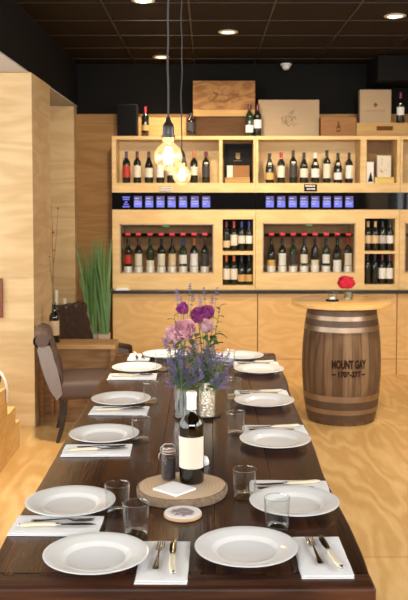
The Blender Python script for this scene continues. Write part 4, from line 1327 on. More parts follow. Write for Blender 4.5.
# clip-top jar
jX, jY = on(168.8, 479, ZS)
t = thing('clip_jar', 'small clip-top glass jar of dark peppercorns on the wood slice', 'jar', (jX, jY, ZS + 0.0004))
bm = BM(); add_lathe(bm, [(0, 0), (0.020, 0), (0.0235, 0.004), (0.0235, 0.074), (0.0205, 0.083), (0.0205, 0.090), (0.019, 0.090), (0.019, 0.083), (0.0222, 0.073), (0.0222, 0.005), (0, 0.004)], 28); obj('jar_body', bm, M['glass'], t, True)
bm = BM(); add_lathe(bm, [(0, 0.0045), (0.0216, 0.0045), (0.0216, 0.062), (0.014, 0.067), (0, 0.065)], 28); obj('peppercorns', bm, M['pepper'], t, True)
bm = BM(); add_lathe(bm, [(0.0225, 0.0905), (0.0225, 0.0935), (0.018, 0.0935), (0.018, 0.0905), (0.0225, 0.0905)], 28); obj('rubber_seal', bm, M['orange_seal'], t, True)
bm = BM(); add_lathe(bm, [(0, 0.094), (0.0222, 0.094), (0.0222, 0.102), (0.019, 0.107), (0.010, 0.110), (0, 0.110)], 28); obj('lid', bm, M['glass_base'], t, True)
bm = BM()
add_tube(bm, [(0.0215 * math.cos(a), 0.0215 * math.sin(a), 0.0845) for a in [2 * PI * k / 20 for k in range(21)]], 0.0011, 6)
add_tube(bm, [(-0.0235, 0, 0.085), (-0.030, 0, 0.080), (-0.032, -0.004, 0.066), (-0.027, -0.006, 0.062)], 0.0011, 6)
add_tube(bm, [(-0.0235, -.006, 0.085), (-0.026, -.006, 0.10), (-0.012, -.004, 0.113), (0.012, -.004, 0.113), (0.0245, 0, 0.10), (0.0225, 0, 0.085)], 0.0011, 6)
obj('wire_clip', bm, M['steel'], t, True, 60)
# small folded card / paper napkin on the slice
cX, cY = on(174.3, 489.3, ZS)
bm = BM()
add_box(bm, (0, 0, 0.0015), (0.098, 0.088, 0.003), 0.0008); add_box(bm, (0.001, 0.001, 0.0046), (0.097, 0.087, 0.0028), 0.0008)
o = obj('paper_napkin', bm, M['linen'], None, loc=(cX, cY - .006, ZS + 0.0006)); o.rotation_euler[2] = -0.72
tag(o, 'small white paper napkin lying in front of the jar on the wood slice', 'napkin')
# coaster
X, Y = on(182.8, 512.5, ZT + 0.011)
t = thing('coaster', 'round white coaster with a dark printed motif in front of the wood slice', 'coaster', (X, Y, TZ))
bm = BM(); add_lathe(bm, [(0, 0), (0.053, 0), (0.0545, 0.002), (0.0545, 0.009), (0.0535, 0.0105), (0, 0.0105)], 48); obj('body', bm, M['coaster_edge'], t, True)
bm = BM(); add_lathe(bm, [(0, 0.0), (0.0525, 0.0), (0.052, 0.0012), (0, 0.0012)], 48); obj('printed_face', bm, M['coaster'], t, loc=(0, 0, 0.0106))
# salt shaker behind the bottle
X, Y = on(204.5, 465, ZT)
t = thing('salt_shaker', 'small white salt shaker half hidden behind the wine bottle', 'shaker', (X, Y, TZ))
bm = BM(); add_lathe(bm, [(0, 0), (0.014, 0), (0.0165, 0.004), (0.0155, 0.016), (0.012, 0.022), (0, 0.022)], 20); obj('body', bm, M['ceramic'], t, True)
bm = BM(); add_lathe(bm, [(0, 0.0222), (0.0115, 0.0222), (0.011, 0.027), (0.006, 0.030), (0, 0.0305)], 20); obj('cap', bm, M['ceramic'], t, True)

# ------------------------------------------------------------------ flowers
tX, tY = on(197, 415.5, ZT)
bm = BM(); add_lathe(bm, [(0, 0), (0.098, 0), (0.1, 0.002), (0.1, 0.006), (0.098, 0.008), (0, 0.008)], 48)
o = obj('slate_mat', bm, M['slate'], None, True, loc=(tX, tY, TZ)); o.scale = (1, 0.62, 1)
tag(o, 'oval dark slate mat under the two flower vases', 'mat')
ZV = TZ + 0.0086
v1X, v1Y = on(181.3, 416.5, ZV); v2X, v2Y = on(207, 416, ZV)
t = thing('flower_vase', 'clear silvery cylindrical glass vase holding lavender', 'vase', (v1X, v1Y, ZV))
bm = BM(); add_lathe(bm, [(0, 0), (0.028, 0), (0.029, 0.14), (0.0275, 0.14), (0.0265, 0.008), (0, 0.008)], 32); obj('glass_wall', bm, M['silver_glass'], t, True)
bm = BM(); add_lathe(bm, [(0, 0.0085), (0.0262, 0.0085), (0.0268, 0.095), (0, 0.095)], 32); obj('water', bm, M['water'], t, True)
t = thing('flower_vase', 'speckled mercury glass vase under the magenta blooms', 'vase', (v2X, v2Y, ZV))
bm = BM(); add_lathe(bm, [(0, 0), (0.029, 0), (0.033, 0.004), (0.034, 0.06), (0.033, 0.13), (0.030, 0.145), (0.0285, 0.145), (0.031, 0.13), (0.032, 0.06), (0.031, 0.008), (0, 0.006)], 32); obj('vase_body', bm, M['mercury'], t, True)
VY = (v1Y + v2Y) / 2


def flower_at(px, py, Y):
    X, Z = at(px, py, Y)
    return Vector((X, Y, Z))


def bloom(name, lab, px, py, Y, rings, mat, root, seed, axis, group=None, leafy=True):
    p = flower_at(px, py, Y)
    t = thing(name, lab, 'flower', (root[0], root[1], ZV + 0.012), 0, group)
    loc = p - t.location
    rr = random.Random(seed)
    bm = BM(); petals(bm, loc - Vector(axis).normalized() * 0.03, rings, rr, Vector(axis)); obj('petals', bm, mat, t, True, 80)
    mid = Vector((loc.x * .45, loc.y * .45, loc.z * .62))
    bm = BM(); add_tube(bm, [(0, 0, 0), (loc.x * .12, loc.y * .12, .12), mid, loc - Vector(axis).normalized() * 0.03], .0024, 6); obj('stem', bm, M['stem'], t, True)
    return t


PEO = [(5, .045, .05, .25, .004, .008), (7, .058, .06, .5, .006, .004), (9, .066, .066, .85, .008, 0), (9, .068, .07, 1.2, .010, -.004), (8, .062, .07, 1.55, .010, -.008)]
sc = lambda R, s: [(n, l * s, w * s, t_, r * s, f * s) for n, l, w, t_, r, f in R]
V1, V2 = (v1X, v1Y + 0.004), (v2X, v2Y)
bloom('peony', 'big pale pink peony facing forward, largest bloom of the arrangement', 184.5, 329, VY - 0.045, sc(PEO, .82), M['peony'], (V1[0] + .006, V1[1] + .008), 3, (0.0, -1, .6), 'peonies and roses')
bloom('peony', 'pale pink peony at the far left of the arrangement', 171.5, 334, VY - 0.02, sc(PEO, .68), M['peony_pale'], (V1[0] - .008, V1[1]), 5, (-.5, -.8, .5), 'peonies and roses')
bloom('rose', 'magenta bloom at the upper left of the arrangement', 181.5, 307, VY, sc(PEO, .47), M['magenta'], (V1[0], V1[1] + .01), 7, (-.3, -.8, .5), 'peonies and roses')
bloom('rose', 'magenta bloom in the upper middle, above the pink peony', 198, 313.5, VY - .02, sc(PEO, .58), M['magenta'], (V2[0] - .01, V2[1]), 9, (0, -.9, .4), 'peonies and roses')
bloom('rose', 'magenta bloom at the upper right of the arrangement', 208.5, 310.5, VY, sc(PEO, .54), M['magenta'], (V2[0] + .006, V2[1] + .006), 10, (.4, -.8, .45), 'peonies and roses')
bloom('peony', 'small pale pink bloom below the upper right magenta one', 207, 324.5, VY - .03, sc(PEO, .56), M['peony_pale'], (V2[0], V2[1] - .012), 12, (.3, -1, .6), 'peonies and roses')


def leaf_on(bm, p, d, ln, wd, droop=.3, up=Vector((0, 0, 1))):
    d = d.normalized(); side = d.cross(up)
    if side.length < 1e-4:
        side = Vector((1, 0, 0))
    side.normalize(); nrm = side.cross(d)
    rows = []
    for k in range(6):
        u = k / 5
        c = p + d * (ln * u) - nrm * (-droop * ln * u * (1 - u)) - Vector((0, 0, 1)) * (droop * ln * u * u)
        w = wd * math.sin(PI * min(.985, .06 + u * .93)) ** .8
        rows.append([bm.verts.new(c - side * w * .5), bm.verts.new(c - nrm * (wd * .12)), bm.verts.new(c + side * w * .5)])
    for A, B in zip(rows, rows[1:]):
        for k in range(2):
            bm.faces.new((A[k], A[k + 1], B[k + 1], B[k]))


def spray(lab, pts, root, n, ln, wd, mat, seed, group='green sprays among the flowers'):
    t = thing('leaf_spray', lab, 'foliage', (root[0], root[1], ZV + 0.012), 0, group)
    rr = random.Random(seed)
    P = [Vector((0, 0, 0)), Vector((0, 0, .11))] + [p - t.location for p in pts]
    bm = BM(); add_tube(bm, P, [.0022, .0022] + [.0016] * (len(P) - 3) + [.0008], 6); obj('stem', bm, M['stem'], t, True)
    bm = BM()
    for k in range(n):
        u = k / (n - 1) * (len(P) - 2.001) + 1
        i = int(u); p = P[i].lerp(P[i + 1], u - i); tdir = (P[i + 1] - P[i]).normalized()
        a = k * 2.4
        o_ = Vector((math.cos(a), math.sin(a), 0))
        leaf_on(bm, p, o_ + tdir * rr.uniform(.3, .9), ln * rr.uniform(.75, 1.15), wd * rr.uniform(.8, 1.1), rr.uniform(.1, .5))
    obj('leaves', bm, mat, t, True, 80)
    return t


fl = flower_at
spray('tall grey-green leafy spray at the right of the flower arrangement', [fl(212, 355, VY), fl(216, 330, VY), fl(220, 306, VY)], (V2[0] + .014, V2[1]), 22, .032, .016, M['leaf'], 1)
spray('broad deep green leaves low at the right of the arrangement', [fl(206, 360, VY), fl(209, 345, VY - .02), fl(213, 336, VY - .03)], (V2[0] - .004, V2[1] + .012), 14, .06, .032, M['leaf_dark'], 2)
spray('green leaves between the pink peony and the lavender', [fl(192, 362, VY - .02), fl(192, 348, VY - .03), fl(196, 337, VY - .03)], (V1[0] + .012, V1[1]), 20, .05, .026, M['leaf'], 3)
spray('green leaves under the left peony', [fl(180, 362, VY - .02), fl(178, 350, VY - .02), fl(176, 341, VY - .02)], (V1[0] - .012, V1[1] + .006), 14, .042, .022, M['leaf'], 4)
spray('small grey-green leaves at the upper left behind the magenta bloom', [fl(182, 350, VY + .02), fl(177, 330, VY + .02), fl(174, 316, VY + .02)], (V1[0] - .002, V1[1] + .014), 14, .034, .016, M['leaf'], 5)
spray('broad green leaves low in the middle between the two vases', [fl(194, 388, VY - .03), fl(195, 378, VY - .05), fl(196, 366, VY - .05)], (V1[0] + .010, V1[1] - .008), 20, .045, .017, M['leaf'], 7)
spray('narrow green leaves low at the left of the lavender', [fl(178, 385, VY - .03), fl(175, 374, VY - .04), fl(172, 362, VY - .04)], (V1[0] - .010, V1[1] - .008), 20, .042, .012, M['leaf_dark'], 8)
spray('narrow green leaves low at the right of the lavender', [fl(214, 385, VY - .03), fl(219, 376, VY - .04), fl(223, 366, VY - .04)], (V2[0] + .010, V2[1] - .008), 20, .042, .012, M['leaf'], 9)
spray('green leaves in the middle of the lavender above the mercury vase', [fl(206, 385, VY - .02), fl(207, 374, VY - .03), fl(208, 364, VY - .02)], (V2[0] + .002, V2[1] + .016), 18, .045, .02, M['leaf_dark'], 6)


def spike_mesh(rr, L_, seed):
    bm = BM()
    n = int(L_ / 0.0068)
    for k in range(n):
        u = k / (n - 1)
        z = L_ * u
        r = 0.0058 * math.sin(PI * (0.25 + 0.70 * u)) + .0008
        if 0.10 < u < 0.24:
            continue
        m = 5
        for j in range(m):
            a = 2 * PI * j / m + k * .63
            c = Vector((r * math.cos(a), r * math.sin(a), z + rr.uniform(-.0012, .0012)))
            s = rr.uniform(.0023, .0036)
            d = Vector((math.cos(a) * .8, math.sin(a) * .8, .8)).normalized()
            e1 = d.orthogonal().normalized(); e2 = d.cross(e1)
            tip = bm.verts.new(c + d * s * 1.7); bot = bm.verts.new(c - d * s * .9)
            ring = [bm.verts.new(c + (e1 * math.cos(2 * PI * q / 4) + e2 * math.sin(2 * PI * q / 4)) * s * .8) for q in range(4)]
            for q in range(4):
                bm.faces.new((ring[q], ring[(q + 1) % 4], tip)); bm.faces.new((ring[(q + 1) % 4], ring[q], bot))
    bmesh.ops.recalc_face_normals(bm, faces=bm.faces)
    me = bpy.data.meshes.new('lavender_spike'); bm.to_mesh(me); bm.free(); me.materials.append(M['lavender' if seed != 1 else 'lavender_dark'])
    return me


rl = random.Random(21)
SL = (0.036, 0.046, 0.062)
spikes = [spike_mesh(rl, L_, i) for i, L_ in enumerate(SL)]
tips = []
for k in range(84):                                   # loose dome of lavender low in front
    px = 168 + 60 * ((k * 0.618034) % 1)
    cxn = (px - 198) / 32
    top = 343 + 20 * cxn * cxn
    py = top + 44 * ((k * 0.7548777) % 1) * (1 - .25 * abs(cxn))
    tips.append((px, py, VY - .11 + .16 * ((k * .5698) % 1), False))
for px, py in [(166, 343), (170, 349), (228, 356), (231, 363), (163.5, 341), (174, 346)]:
    tips.append((px, py, VY - .04, False))
for px, py in [(177, 293), (181, 300), (190, 287), (193, 297), (204, 291), (200, 300), (217, 291), (212, 299)]:   # taller sprigs above the roses
    tips.append((px, py, VY + .03, True))
for i, (px, py, Y, tall) in enumerate(tips):
    tip = fl(px, py, Y)
    if tall:
        rt = (V2 if px > 195 else V1)
        lab, grp = 'tall purple lavender sprig standing above the magenta blooms', 'tall lavender sprigs'
    else:
        rt = (V1 if px < 186 else V2 if px > 206 else (V2, V1)[i % 2])
        lab, grp = 'purple lavender sprig in the low front of the flower arrangement', 'low lavender sprigs'
    a, r = i * 2.4, .012 * ((i * .37) % 1) + .004
    t = thing('lavender_sprig', lab, 'flower', (rt[0] + r * math.cos(a), rt[1] + r * math.sin(a), ZV + 0.012), 0, grp)
    loc = tip - t.location
    sp = rl.choice(spikes[:2]) if not tall else rl.choice(spikes[1:])
    ctrl = Vector((loc.x * .25, loc.y * .25, max(.12, loc.z * .55)))
    pts = []
    for q in range(8):
        s = q / 7
        pts.append(ctrl * (2 * s * (1 - s)) + loc * (s * s))
    sl_ = SL[spikes.index(sp)]
    bm = BM(); add_tube(bm, pts, .0011, 5)
    if not tall:
        for q in range(3, 8):
            for m in range(2):
                p = pts[q - 1].lerp(pts[q], rl.random()) if q < 7 else pts[q - 1].lerp(pts[q], rl.random() * .4)
                if p.z < .125:
                    continue
                an = rl.uniform(0, 2 * PI)
                leaf_on(bm, p, Vector((math.cos(an), math.sin(an), rl.uniform(.3, 1.3))), rl.uniform(.022, .045), .0055, .2)
    obj('stem', bm, M['stem'] if i % 3 else M['leaf'], t, True)
    d = (pts[-1] - pts[-2]).normalized()
    o = obj_me('flower_spike', sp, None, t)
    o.location = loc - d * sl_ * .75
    o.rotation_euler = d.to_track_quat('Z', 'Y').to_euler()

# ------------------------------------------------------------------ pendant bulbs
for (px, py, Y, dia, lab) in [(168.4, 156.8, 3.0, 0.096, 'large glowing globe bulb hanging from a grey cord, nearer of the two'), (181.8, 175.5, 4.6, 0.096, 'glowing globe bulb hanging lower and farther away, behind the first')]:
    X, Z = at(px, py, Y)
    t = thing('pendant_lamp', lab, 'pendant lamp', (X, Y, Z), 0, 'hanging filament bulbs')
    R = dia / 2
    top = R + 0.052
    prof = []
    for k in range(15):
        a = -PI / 2 + (PI * .80) * k / 14
        prof.append((R * math.cos(a) if k else 0, R * math.sin(a)))
    prof += [(0.021, R * .93), (0.0165, R + .003), (0.0145, R + .012)]
    bm = BM(); add_lathe(bm, prof, 32); obj('bulb', bm, M['bulb'], t, True, 60)
    bm = BM()
    for k in range(6):
        a = 2 * PI * k / 6
        b_ = 2 * PI * (k + .5) / 6
        add_tube(bm, [(.008 * math.cos(a), .008 * math.sin(a), .032), (.015 * math.cos(a), .015 * math.sin(a), .0), (.013 * math.cos(b_), .013 * math.sin(b_), -.025), (.016 * math.cos(b_), .016 * math.sin(b_), .0), (.008 * math.cos(b_), .008 * math.sin(b_), .032)], .0022, 5)
    obj('filament', bm, M['filament'], t)
    bm = BM(); add_tube(bm, [(0, 0, .03), (0, 0, .06)], .004, 8); obj('glass_stem', bm, M['glass_base'], t)
    z0 = R + .004
    bm = BM(); add_lathe(bm, [(0.0150, z0), (0.021, z0), (0.0215, z0 + .012), (0.0150, z0 + .012)], 24); obj('brass_ring', bm, M['brass'], t, True)
    bm = BM(); add_lathe(bm, [(0, z0 + .0125), (0.023, z0 + .0125), (0.0235, z0 + .020), (0.0195, z0 + .022), (0.0195, z0 + .047), (0.017, z0 + .058), (0.010, z0 + .066), (0.006, z0 + .082), (0, z0 + .083)], 24); obj('socket', bm, M['bakelite'], t, True)
    ztop = ZC - 0.012 - Z
    bm = BM()
    n = 26
    pts = [(0.006 * mnoise.noise(Vector((k * .33 * (1 + .3 * (Y > 4)), Y, 0))) * min(1, k / 4), 0.004 * mnoise.noise(Vector((k * .4, Y, 5))) * min(1, k / 4), z0 + .08 + (ztop - z0 - .08) * k / n) for k in range(n + 1)]
    add_tube(bm, pts, .0032, 8); obj('cord', bm, M['cord'], t, True, 60)
    bm = BM(); add_lathe(bm, [(0, ztop), (0.045, ztop), (0.045, ztop - .008), (0.02, ztop - .025), (0, ztop - .026)], 24, (pts[-1][0], pts[-1][1], 0)); obj('ceiling_rose', bm, M['bakelite'], t, True)
    ld = bpy.data.lights.new('bulb_lamp', 'POINT'); ld.energy = 6; ld.color = (1, .68, .34); ld.shadow_soft_size = 0.02
    lo = bpy.data.objects.new('bulb_lamp', ld); lo.location = (X, Y, Z - 0.005); COL.objects.link(lo)

# ------------------------------------------------------------------ armchairs
def sx_path(a, b, n):
    return [a + (b - a) * k / n for k in range(n + 1)]


def make_armchair(lab, leather):
    """faces +X; origin on the floor under the middle of the seat"""
    t = thing('armchair', lab, 'chair', (0, 0, 0), 0, 'tufted roll-back chairs')
    W = 0.25
    # seat cushion: rounded block
    bm = BM()
    add_box(bm, (0.05, 0, 0.36), (0.52, 2 * W - 0.01, 0.125), 0.035, segs=4)
    bmesh.ops.subdivide_edges(bm, edges=[e for e in bm.edges if e.calc_length() > .15], cuts=5, use_grid_fill=True)
    for v in bm.verts:
        if v.co.z > .415:
            v.co.z += .022 * max(0, 1 - ((v.co.x - .05) / .27) ** 2) * max(0, 1 - (v.co.y / W) ** 2)
    obj('seat', bm, M[leather], t, True, 60)
    # back: inner tufted face with roll; profile in XZ swept along Y
    inner = [(-.135, .33), (-.145, .42), (-.168, .52), (-.195, .60), (-.212, .655), (-.218, .69), (-.228, .728), (-.250, .755), (-.280, .764), (-.310, .755), (-.330, .732), (-.332, .706), (-.320, .684), (-.304, .672)]
    outer = [(-.304, .645), (-.284, .55), (-.257, .46), (-.222, .37), (-.180, .305)]
    poly = inner + outer
    N = 40
    bm = BM()
    rows = []
    ny = N
    inn = []
    for i in range(len(inner) - 1):                       # refine the inner curve
        for q in range(4):
            u = q / 4
            inn.append((inner[i][0] + (inner[i + 1][0] - inner[i][0]) * u, inner[i][1] + (inner[i + 1][1] - inner[i][1]) * u))
    inn.append(inner[-1])
    full = inn + [(x + .02, z) for x, z in outer]
    for j in range(ny + 1):
        y = -W + 2 * W * j / ny
        row = []
        for q, (x, z) in enumerate(full):
            d = 0.0
            if q < len(inn) and z > .40 and x > -.30:
                # diamond tufting
                fu, fv = y / .125, (z - .40) / .125
                s = abs(math.sin(PI * (fu + fv) / 1)) * abs(math.sin(PI * (fu - fv) / 1))
                d = .016 * (s ** .5)
            edge = max(0, abs(y) - (W - .02)) / .02
            d -= .016 * edge ** 2
            nx = 1.0 if q < len(inn) * .6 else 0.2
            row.append(bm.verts.new((x + d * nx - .006, y, z + (d * .5 if q >= len(inn) * .45 and q < len(inn) else 0))))
        rows.append(row)
    n = len(full)
    for A, B in zip(rows, rows[1:]):
        for k in range(n):
            bm.faces.new((A[k], A[(k + 1) % n], B[(k + 1) % n], B[k]))
    obj('backrest', bm, M[leather], t, True, 70)
    # light cloth panels: both sides and the outer back
    side = [(-.150, .345), (-.160, .42), (-.182, .52), (-.206, .60), (-.220, .65), (-.232, .680), (-.306, .680), (-.310, .645), (-.290, .55), (-.263, .46), (-.228, .37), (-.185, .305)]
    bm = BM()
    add_prism(bm, side, -W - .010, -W + .002); add_prism(bm, side, W - .002, W + .010)
    add_prism(bm, [(-.313, .65), (-.292, .55), (-.265, .46), (-.230, .37), (-.187, .303), (-.181, .310), (-.221, .372), (-.256, .462), (-.283, .552), (-.304, .65)], -W - .008, W + .008)
    obj('outer_panel', bm, M['grey_cloth'], t, True, 40)
    for sgn in (-1, 1):
        bm = BM()
        # rolled scroll end discs
        m = [(-.280 + .046 * math.cos(2 * PI * k / 20), .716 + .044 * math.sin(2 * PI * k / 20)) for k in range(20)]
        add_prism(bm, m, sgn * (W + .008) - .004, sgn * (W + .008) + .004)
        obj('scroll', bm, M[leather], t, True, 40)
    for sx, sy in ((1, -1), (1, 1), (-1, -1), (-1, 1)):
        y = sy * (W - .045)
        bm = BM()
        if sx > 0:
            add_tube(bm, [(.265, y, .302), (.268, y, .15), (.27, y, 0)], [.022, .018, .013], 12)
        else:
            add_tube(bm, [(-.135, y, .305), (-.14, y, .22), (-.155, y, .10), (-.185, y, 0)], [.022, .020, .017, .013], 12)
        obj('leg', bm, M['chair_leg'], t, True, 60)
    return t


ch = make_armchair('brown leather roll-back armchair with grey sides, facing the table', 'leather')
# near rear leg foot at pixel (57,444)
fX, fY = on(57.5, 443, 0)
CR = 0.165
ch.rotation_euler = (0, 0, CR)
ch.location = (fX + .185 * math.cos(CR) - .205 * math.sin(CR), fY + .205 * math.cos(CR) + .185 * math.sin(CR), 0)
ch2 = dup(ch, (0, 0, 0), 0, 'dark brown tufted armchair behind the low bench, before the tall grass')
c2x, _ = at(73, 320, 7.62)
ch2.location = (c2x + .14, 7.56, 0)
ch2.scale = (1, 1, 0.965)
ch2.rotation_euler = (0, 0, -math.radians(33))
for c in ch2.children:
    if c.name.startswith(('backrest', 'seat', 'scroll')):
        c.data = c.data.copy(); c.data.materials[0] = M['leather_dark']

# ------------------------------------------------------------------ low bench between the chairs
bx1 = at(115.2, 346, 6.50)[0]
BX0, BX1, BY0, BY1, BZ = -1.262, bx1, 6.49, 6.76, 0.585
t = thing('bench_table', 'low wooden side bench with panelled front behind the armchair', 'bench', ((BX0 + BX1) / 2, (BY0 + BY1) / 2, 0))
hw, hd = (BX1 - BX0) / 2, (BY1 - BY0) / 2
bm = BM(); box2(bm, -hw, hw, -hd, hd, BZ - .035, BZ, .003); obj('bench_top', bm, M['bench_top'], t)
bm = BM(); box2(bm, -hw + .03, hw - .04, -hd + .03, -hd + .045, .02, BZ - .0355); obj('front_panel', bm, M['bench'], t)
for sx in (-1, 1):
    bm = BM(); box2(bm, sx * (hw - .02) - .018, sx * (hw - .02) + .018, -hd + .006, hd - .006, 0, BZ - .0355, .002); obj('end_panel', bm, M['bench'], t)
bm = BM(); box2(bm, -hw + .04, hw - .04, -hd + .012, -hd + .029, 0.0, .06); obj('bottom_rail', bm, M['bench'], t)
for x in (-hw + .10, -hw + .14):
    bm = BM(); box2(bm, x - .012, x + .012, -hd + .012, -hd + .029, .0602, BZ - .036); obj('stile', bm, M['bench'], t)
# bottle with a tall dry twig standing on the bench
X, _ = at(54.2, 330, 6.60)
bottle((X, 6.61, BZ + .0008), 'dark wine bottle with a tan label holding a tall twig, on the bench', None, 'bordeaux', 'bottle', 'tan', 'full', None).scale = (1.05, 1.05, 1.0)
t = thing('dry_twig', 'tall thin dry twig with red berries rising from the bottle', 'twig', (X, 6.61, BZ + .285))
bm = BM()
add_tube(bm, [(0, 0, -.12), (-.004, 0, .02), (-.010, .01, .16), (-.004, .0, .30), (-.012, .01, .45), (-.008, 0, .60), (-.016, 0, .76)], [.0032, .0032, .003, .003, .0026, .002, .0012], 6)
add_tube(bm, [(-.004, 0, .30), (.012, 0, .42), (.024, 0, .56), (.036, 0, .72)], [.0024, .002, .0016, .001], 6)
add_tube(bm, [(-.010, .01, .16), (-.03, .02, .26), (-.034, .02, .36)], [.002, .0016, .001], 6)
obj('branch', bm, M['twig'], t, True, 60)
bm = BM()
for p, s in [((-.002, -.006, .545), .010), ((.036, 0, .725), .009), ((.003, -.004, .41), .007), ((-.034, .02, .362), .006)]:
    add_lathe(bm, [(0, -s), (s * .7, -s * .7), (s, 0), (s * .7, s * .8), (0, s * 1.2)], 10, p)
obj('berries', bm, M['red_bead'], t, True)
# stand and candles behind the dark chair
X1, Z1 = at(56.3, 290, 8.36); X2, Z2 = at(64.6, 298.5, 8.36)
zst = 0.58
t = thing('plant_stand', 'small dark wooden stand hidden behind the dark armchair, under the candles', 'stand', ((X1 + X2) / 2, 8.37, 0))
bm = BM(); box2(bm, -.14, .14, -.1, .1, zst - .03, zst, .003); obj('stand_top', bm, M['bench'], t)
for sx in (-1, 1):
    for sy in (-1, 1):
        bm = BM(); box2(bm, sx * .115 - .015, sx * .115 + .015, sy * .075 - .015, sy * .075 + .015, 0, zst - .0305); obj('leg', bm, M['bench'], t)
for X, Z, lab in [(X1, Z1, 'taller white candle beside the first plywood pillar'), (X2, Z2, 'shorter white candle above the dark armchair back')]:
    t = thing('candle', lab, 'candle', (X, 8.36, zst + .0006), 0, 'white candles on the stand')
    hh = Z - zst
    bm = BM(); add_lathe(bm, [(0, 0), (.016, 0), (.016, hh - .004), (.013, hh), (0, hh - .003)], 16); obj('wax', bm, M['candle'], t, True)
    bm = BM(); add_tube(bm, [(0, 0, hh - .004), (.001, 0, hh + .008)], .0012, 5); obj('wick', bm, M['black_matte'], t)
# round stool with a grey cushion
X, Zt = at(112.5, 349.2, 7.06)
t = thing('stool', 'round wooden stool with a grey cushion peeking out behind the bench', 'stool', (X, 7.06, 0))
bm = BM(); add_lathe(bm, [(0, Zt - .05), (.12, Zt - .05), (.135, Zt - .035), (.13, Zt - .012), (.09, Zt - .001), (0, Zt)], 32); obj('cushion', bm, M['stool_cushion'], t, True, 60)
bm = BM(); add_lathe(bm, [(0, Zt - .08), (.13, Zt - .08), (.13, Zt - .0505), (0, Zt - .0505)], 32); obj('seat', bm, M['bench_top'], t, True)
for k in range(4):
    a = PI / 4 + k * PI / 2
    bm = BM(); add_tube(bm, [(.09 * math.cos(a), .09 * math.sin(a), Zt - .0805), (.12 * math.cos(a), .12 * math.sin(a), 0)], .013, 10); obj('leg', bm, M['bench_top'], t, True, 60)

# ------------------------------------------------------------------ tall grass plants
def grass_plant(lab, px, Y, mat, seed, x_lo, x_hi, n):
    X, Zr = at(px, 333.5, Y)
    t = thing('grass_plant', lab, 'plant', (X, Y, 0), 0, 'tall grass plants in slim planters')
    bm = BM()
    w0, w1 = .042, .052
    A = [bm.verts.new((sx * w0, sy * w0, 0)) for sx, sy in ((-1, -1), (1, -1), (1, 1), (-1, 1))]
    B = [bm.verts.new((sx * w1, sy * w1, Zr)) for sx, sy in ((-1, -1), (1, -1), (1, 1), (-1, 1))]
    C = [bm.verts.new((sx * (w1 - .008), sy * (w1 - .008), Zr)) for sx, sy in ((-1, -1), (1, -1), (1, 1), (-1, 1))]
    D = [bm.verts.new((sx * (w1 - .01), sy * (w1 - .01), Zr - .03)) for sx, sy in ((-1, -1), (1, -1), (1, 1), (-1, 1))]
    for P, Q in ((A, B), (B, C), (C, D)):
        for k in range(4):
            bm.faces.new((P[k], P[(k + 1) % 4], Q[(k + 1) % 4], Q[k]))
    bm.faces.new(A[::-1]); obj('planter', bm, mat, t)
    bm = BM(); box2(bm, -w1 + .011, w1 - .011, -w1 + .011, w1 - .011, Zr - .05, Zr - .028); obj('soil', bm, M['soil'], t)
    rr = random.Random(seed)
    bm = BM()
    for k in range(n):
        hgt = rr.uniform(.45, .98) if k > 5 else rr.uniform(.9, 1.0)
        dx = rr.uniform(x_lo, x_hi) * (hgt ** .5); dy = rr.uniform(-.10, .10)
        b0 = Vector((rr.uniform(-.03, .03), rr.uniform(-.03, .03), Zr - .03))
        w = rr.uniform(.010, .017)
        tw = rr.uniform(-.8, .8)
        rows = []
        for q in range(7):
            u = q / 6
            c = b0 + Vector((dx * u ** 1.5, dy * u ** 1.5, hgt * u * (1 - .04 * u)))
            ww = w * (1 - u ** 2.2) + .0006
            s = Vector((math.cos(tw + .4 * u), math.sin(tw + .4 * u), 0)) * ww
            rows.append([bm.verts.new(c - s), bm.verts.new(c + Vector((0, -.002, 0))), bm.verts.new(c + s)])
        for P, Q in zip(rows, rows[1:]):
            for m in range(2):
                bm.faces.new((P[m], P[m + 1], Q[m + 1], Q[m]))
    obj('foliage', bm, M['grass'], t, True, 80)
    return t


grass_plant('tall green grass in the greyer planter, partly behind the dark armchair', 92.3, 8.12, M['planter'], 2, -.14, .08, 46)
grass_plant('tall green grass in the beige planter next to the wine unit', 104.4, 8.14, M['planter_pale'], 3, -.12, .07, 46)

# ------------------------------------------------------------------ stepped crates on the left
def floor_crate(lab, x0, x1, y0, y1, z0, h):
    t = thing('wine_crate', lab, 'box', ((x0 + x1) / 2, (y0 + y1) / 2, z0), 0, 'stepped wooden crates by the pillar')
    w, d = (x1 - x0) / 2, (y1 - y0) / 2
    th = .014
    bm = BM(); box2(bm, w - th, w, -d, d, 0, h, .0015); box2(bm, -w, -w + th, -d, d, 0, h, .0015); box2(bm, -w + th, w - th, -d + th, d - th, 0, th); obj('side_board', bm, M['crate'], t)
    for s in (-1, 1):
        bm = BM(); box2(bm, -w + th, w - th, s * d - (th if s > 0 else 0), s * d + (th if s < 0 else 0), 0, h - .001); obj('end_board', bm, M['crate'], t)
    bm = BM(); box2(bm, -w + th + .0005, w - th - .0005, -d + th, d - th, h - .014, h - .001); obj('lid', bm, M['crate'], t)
    return t


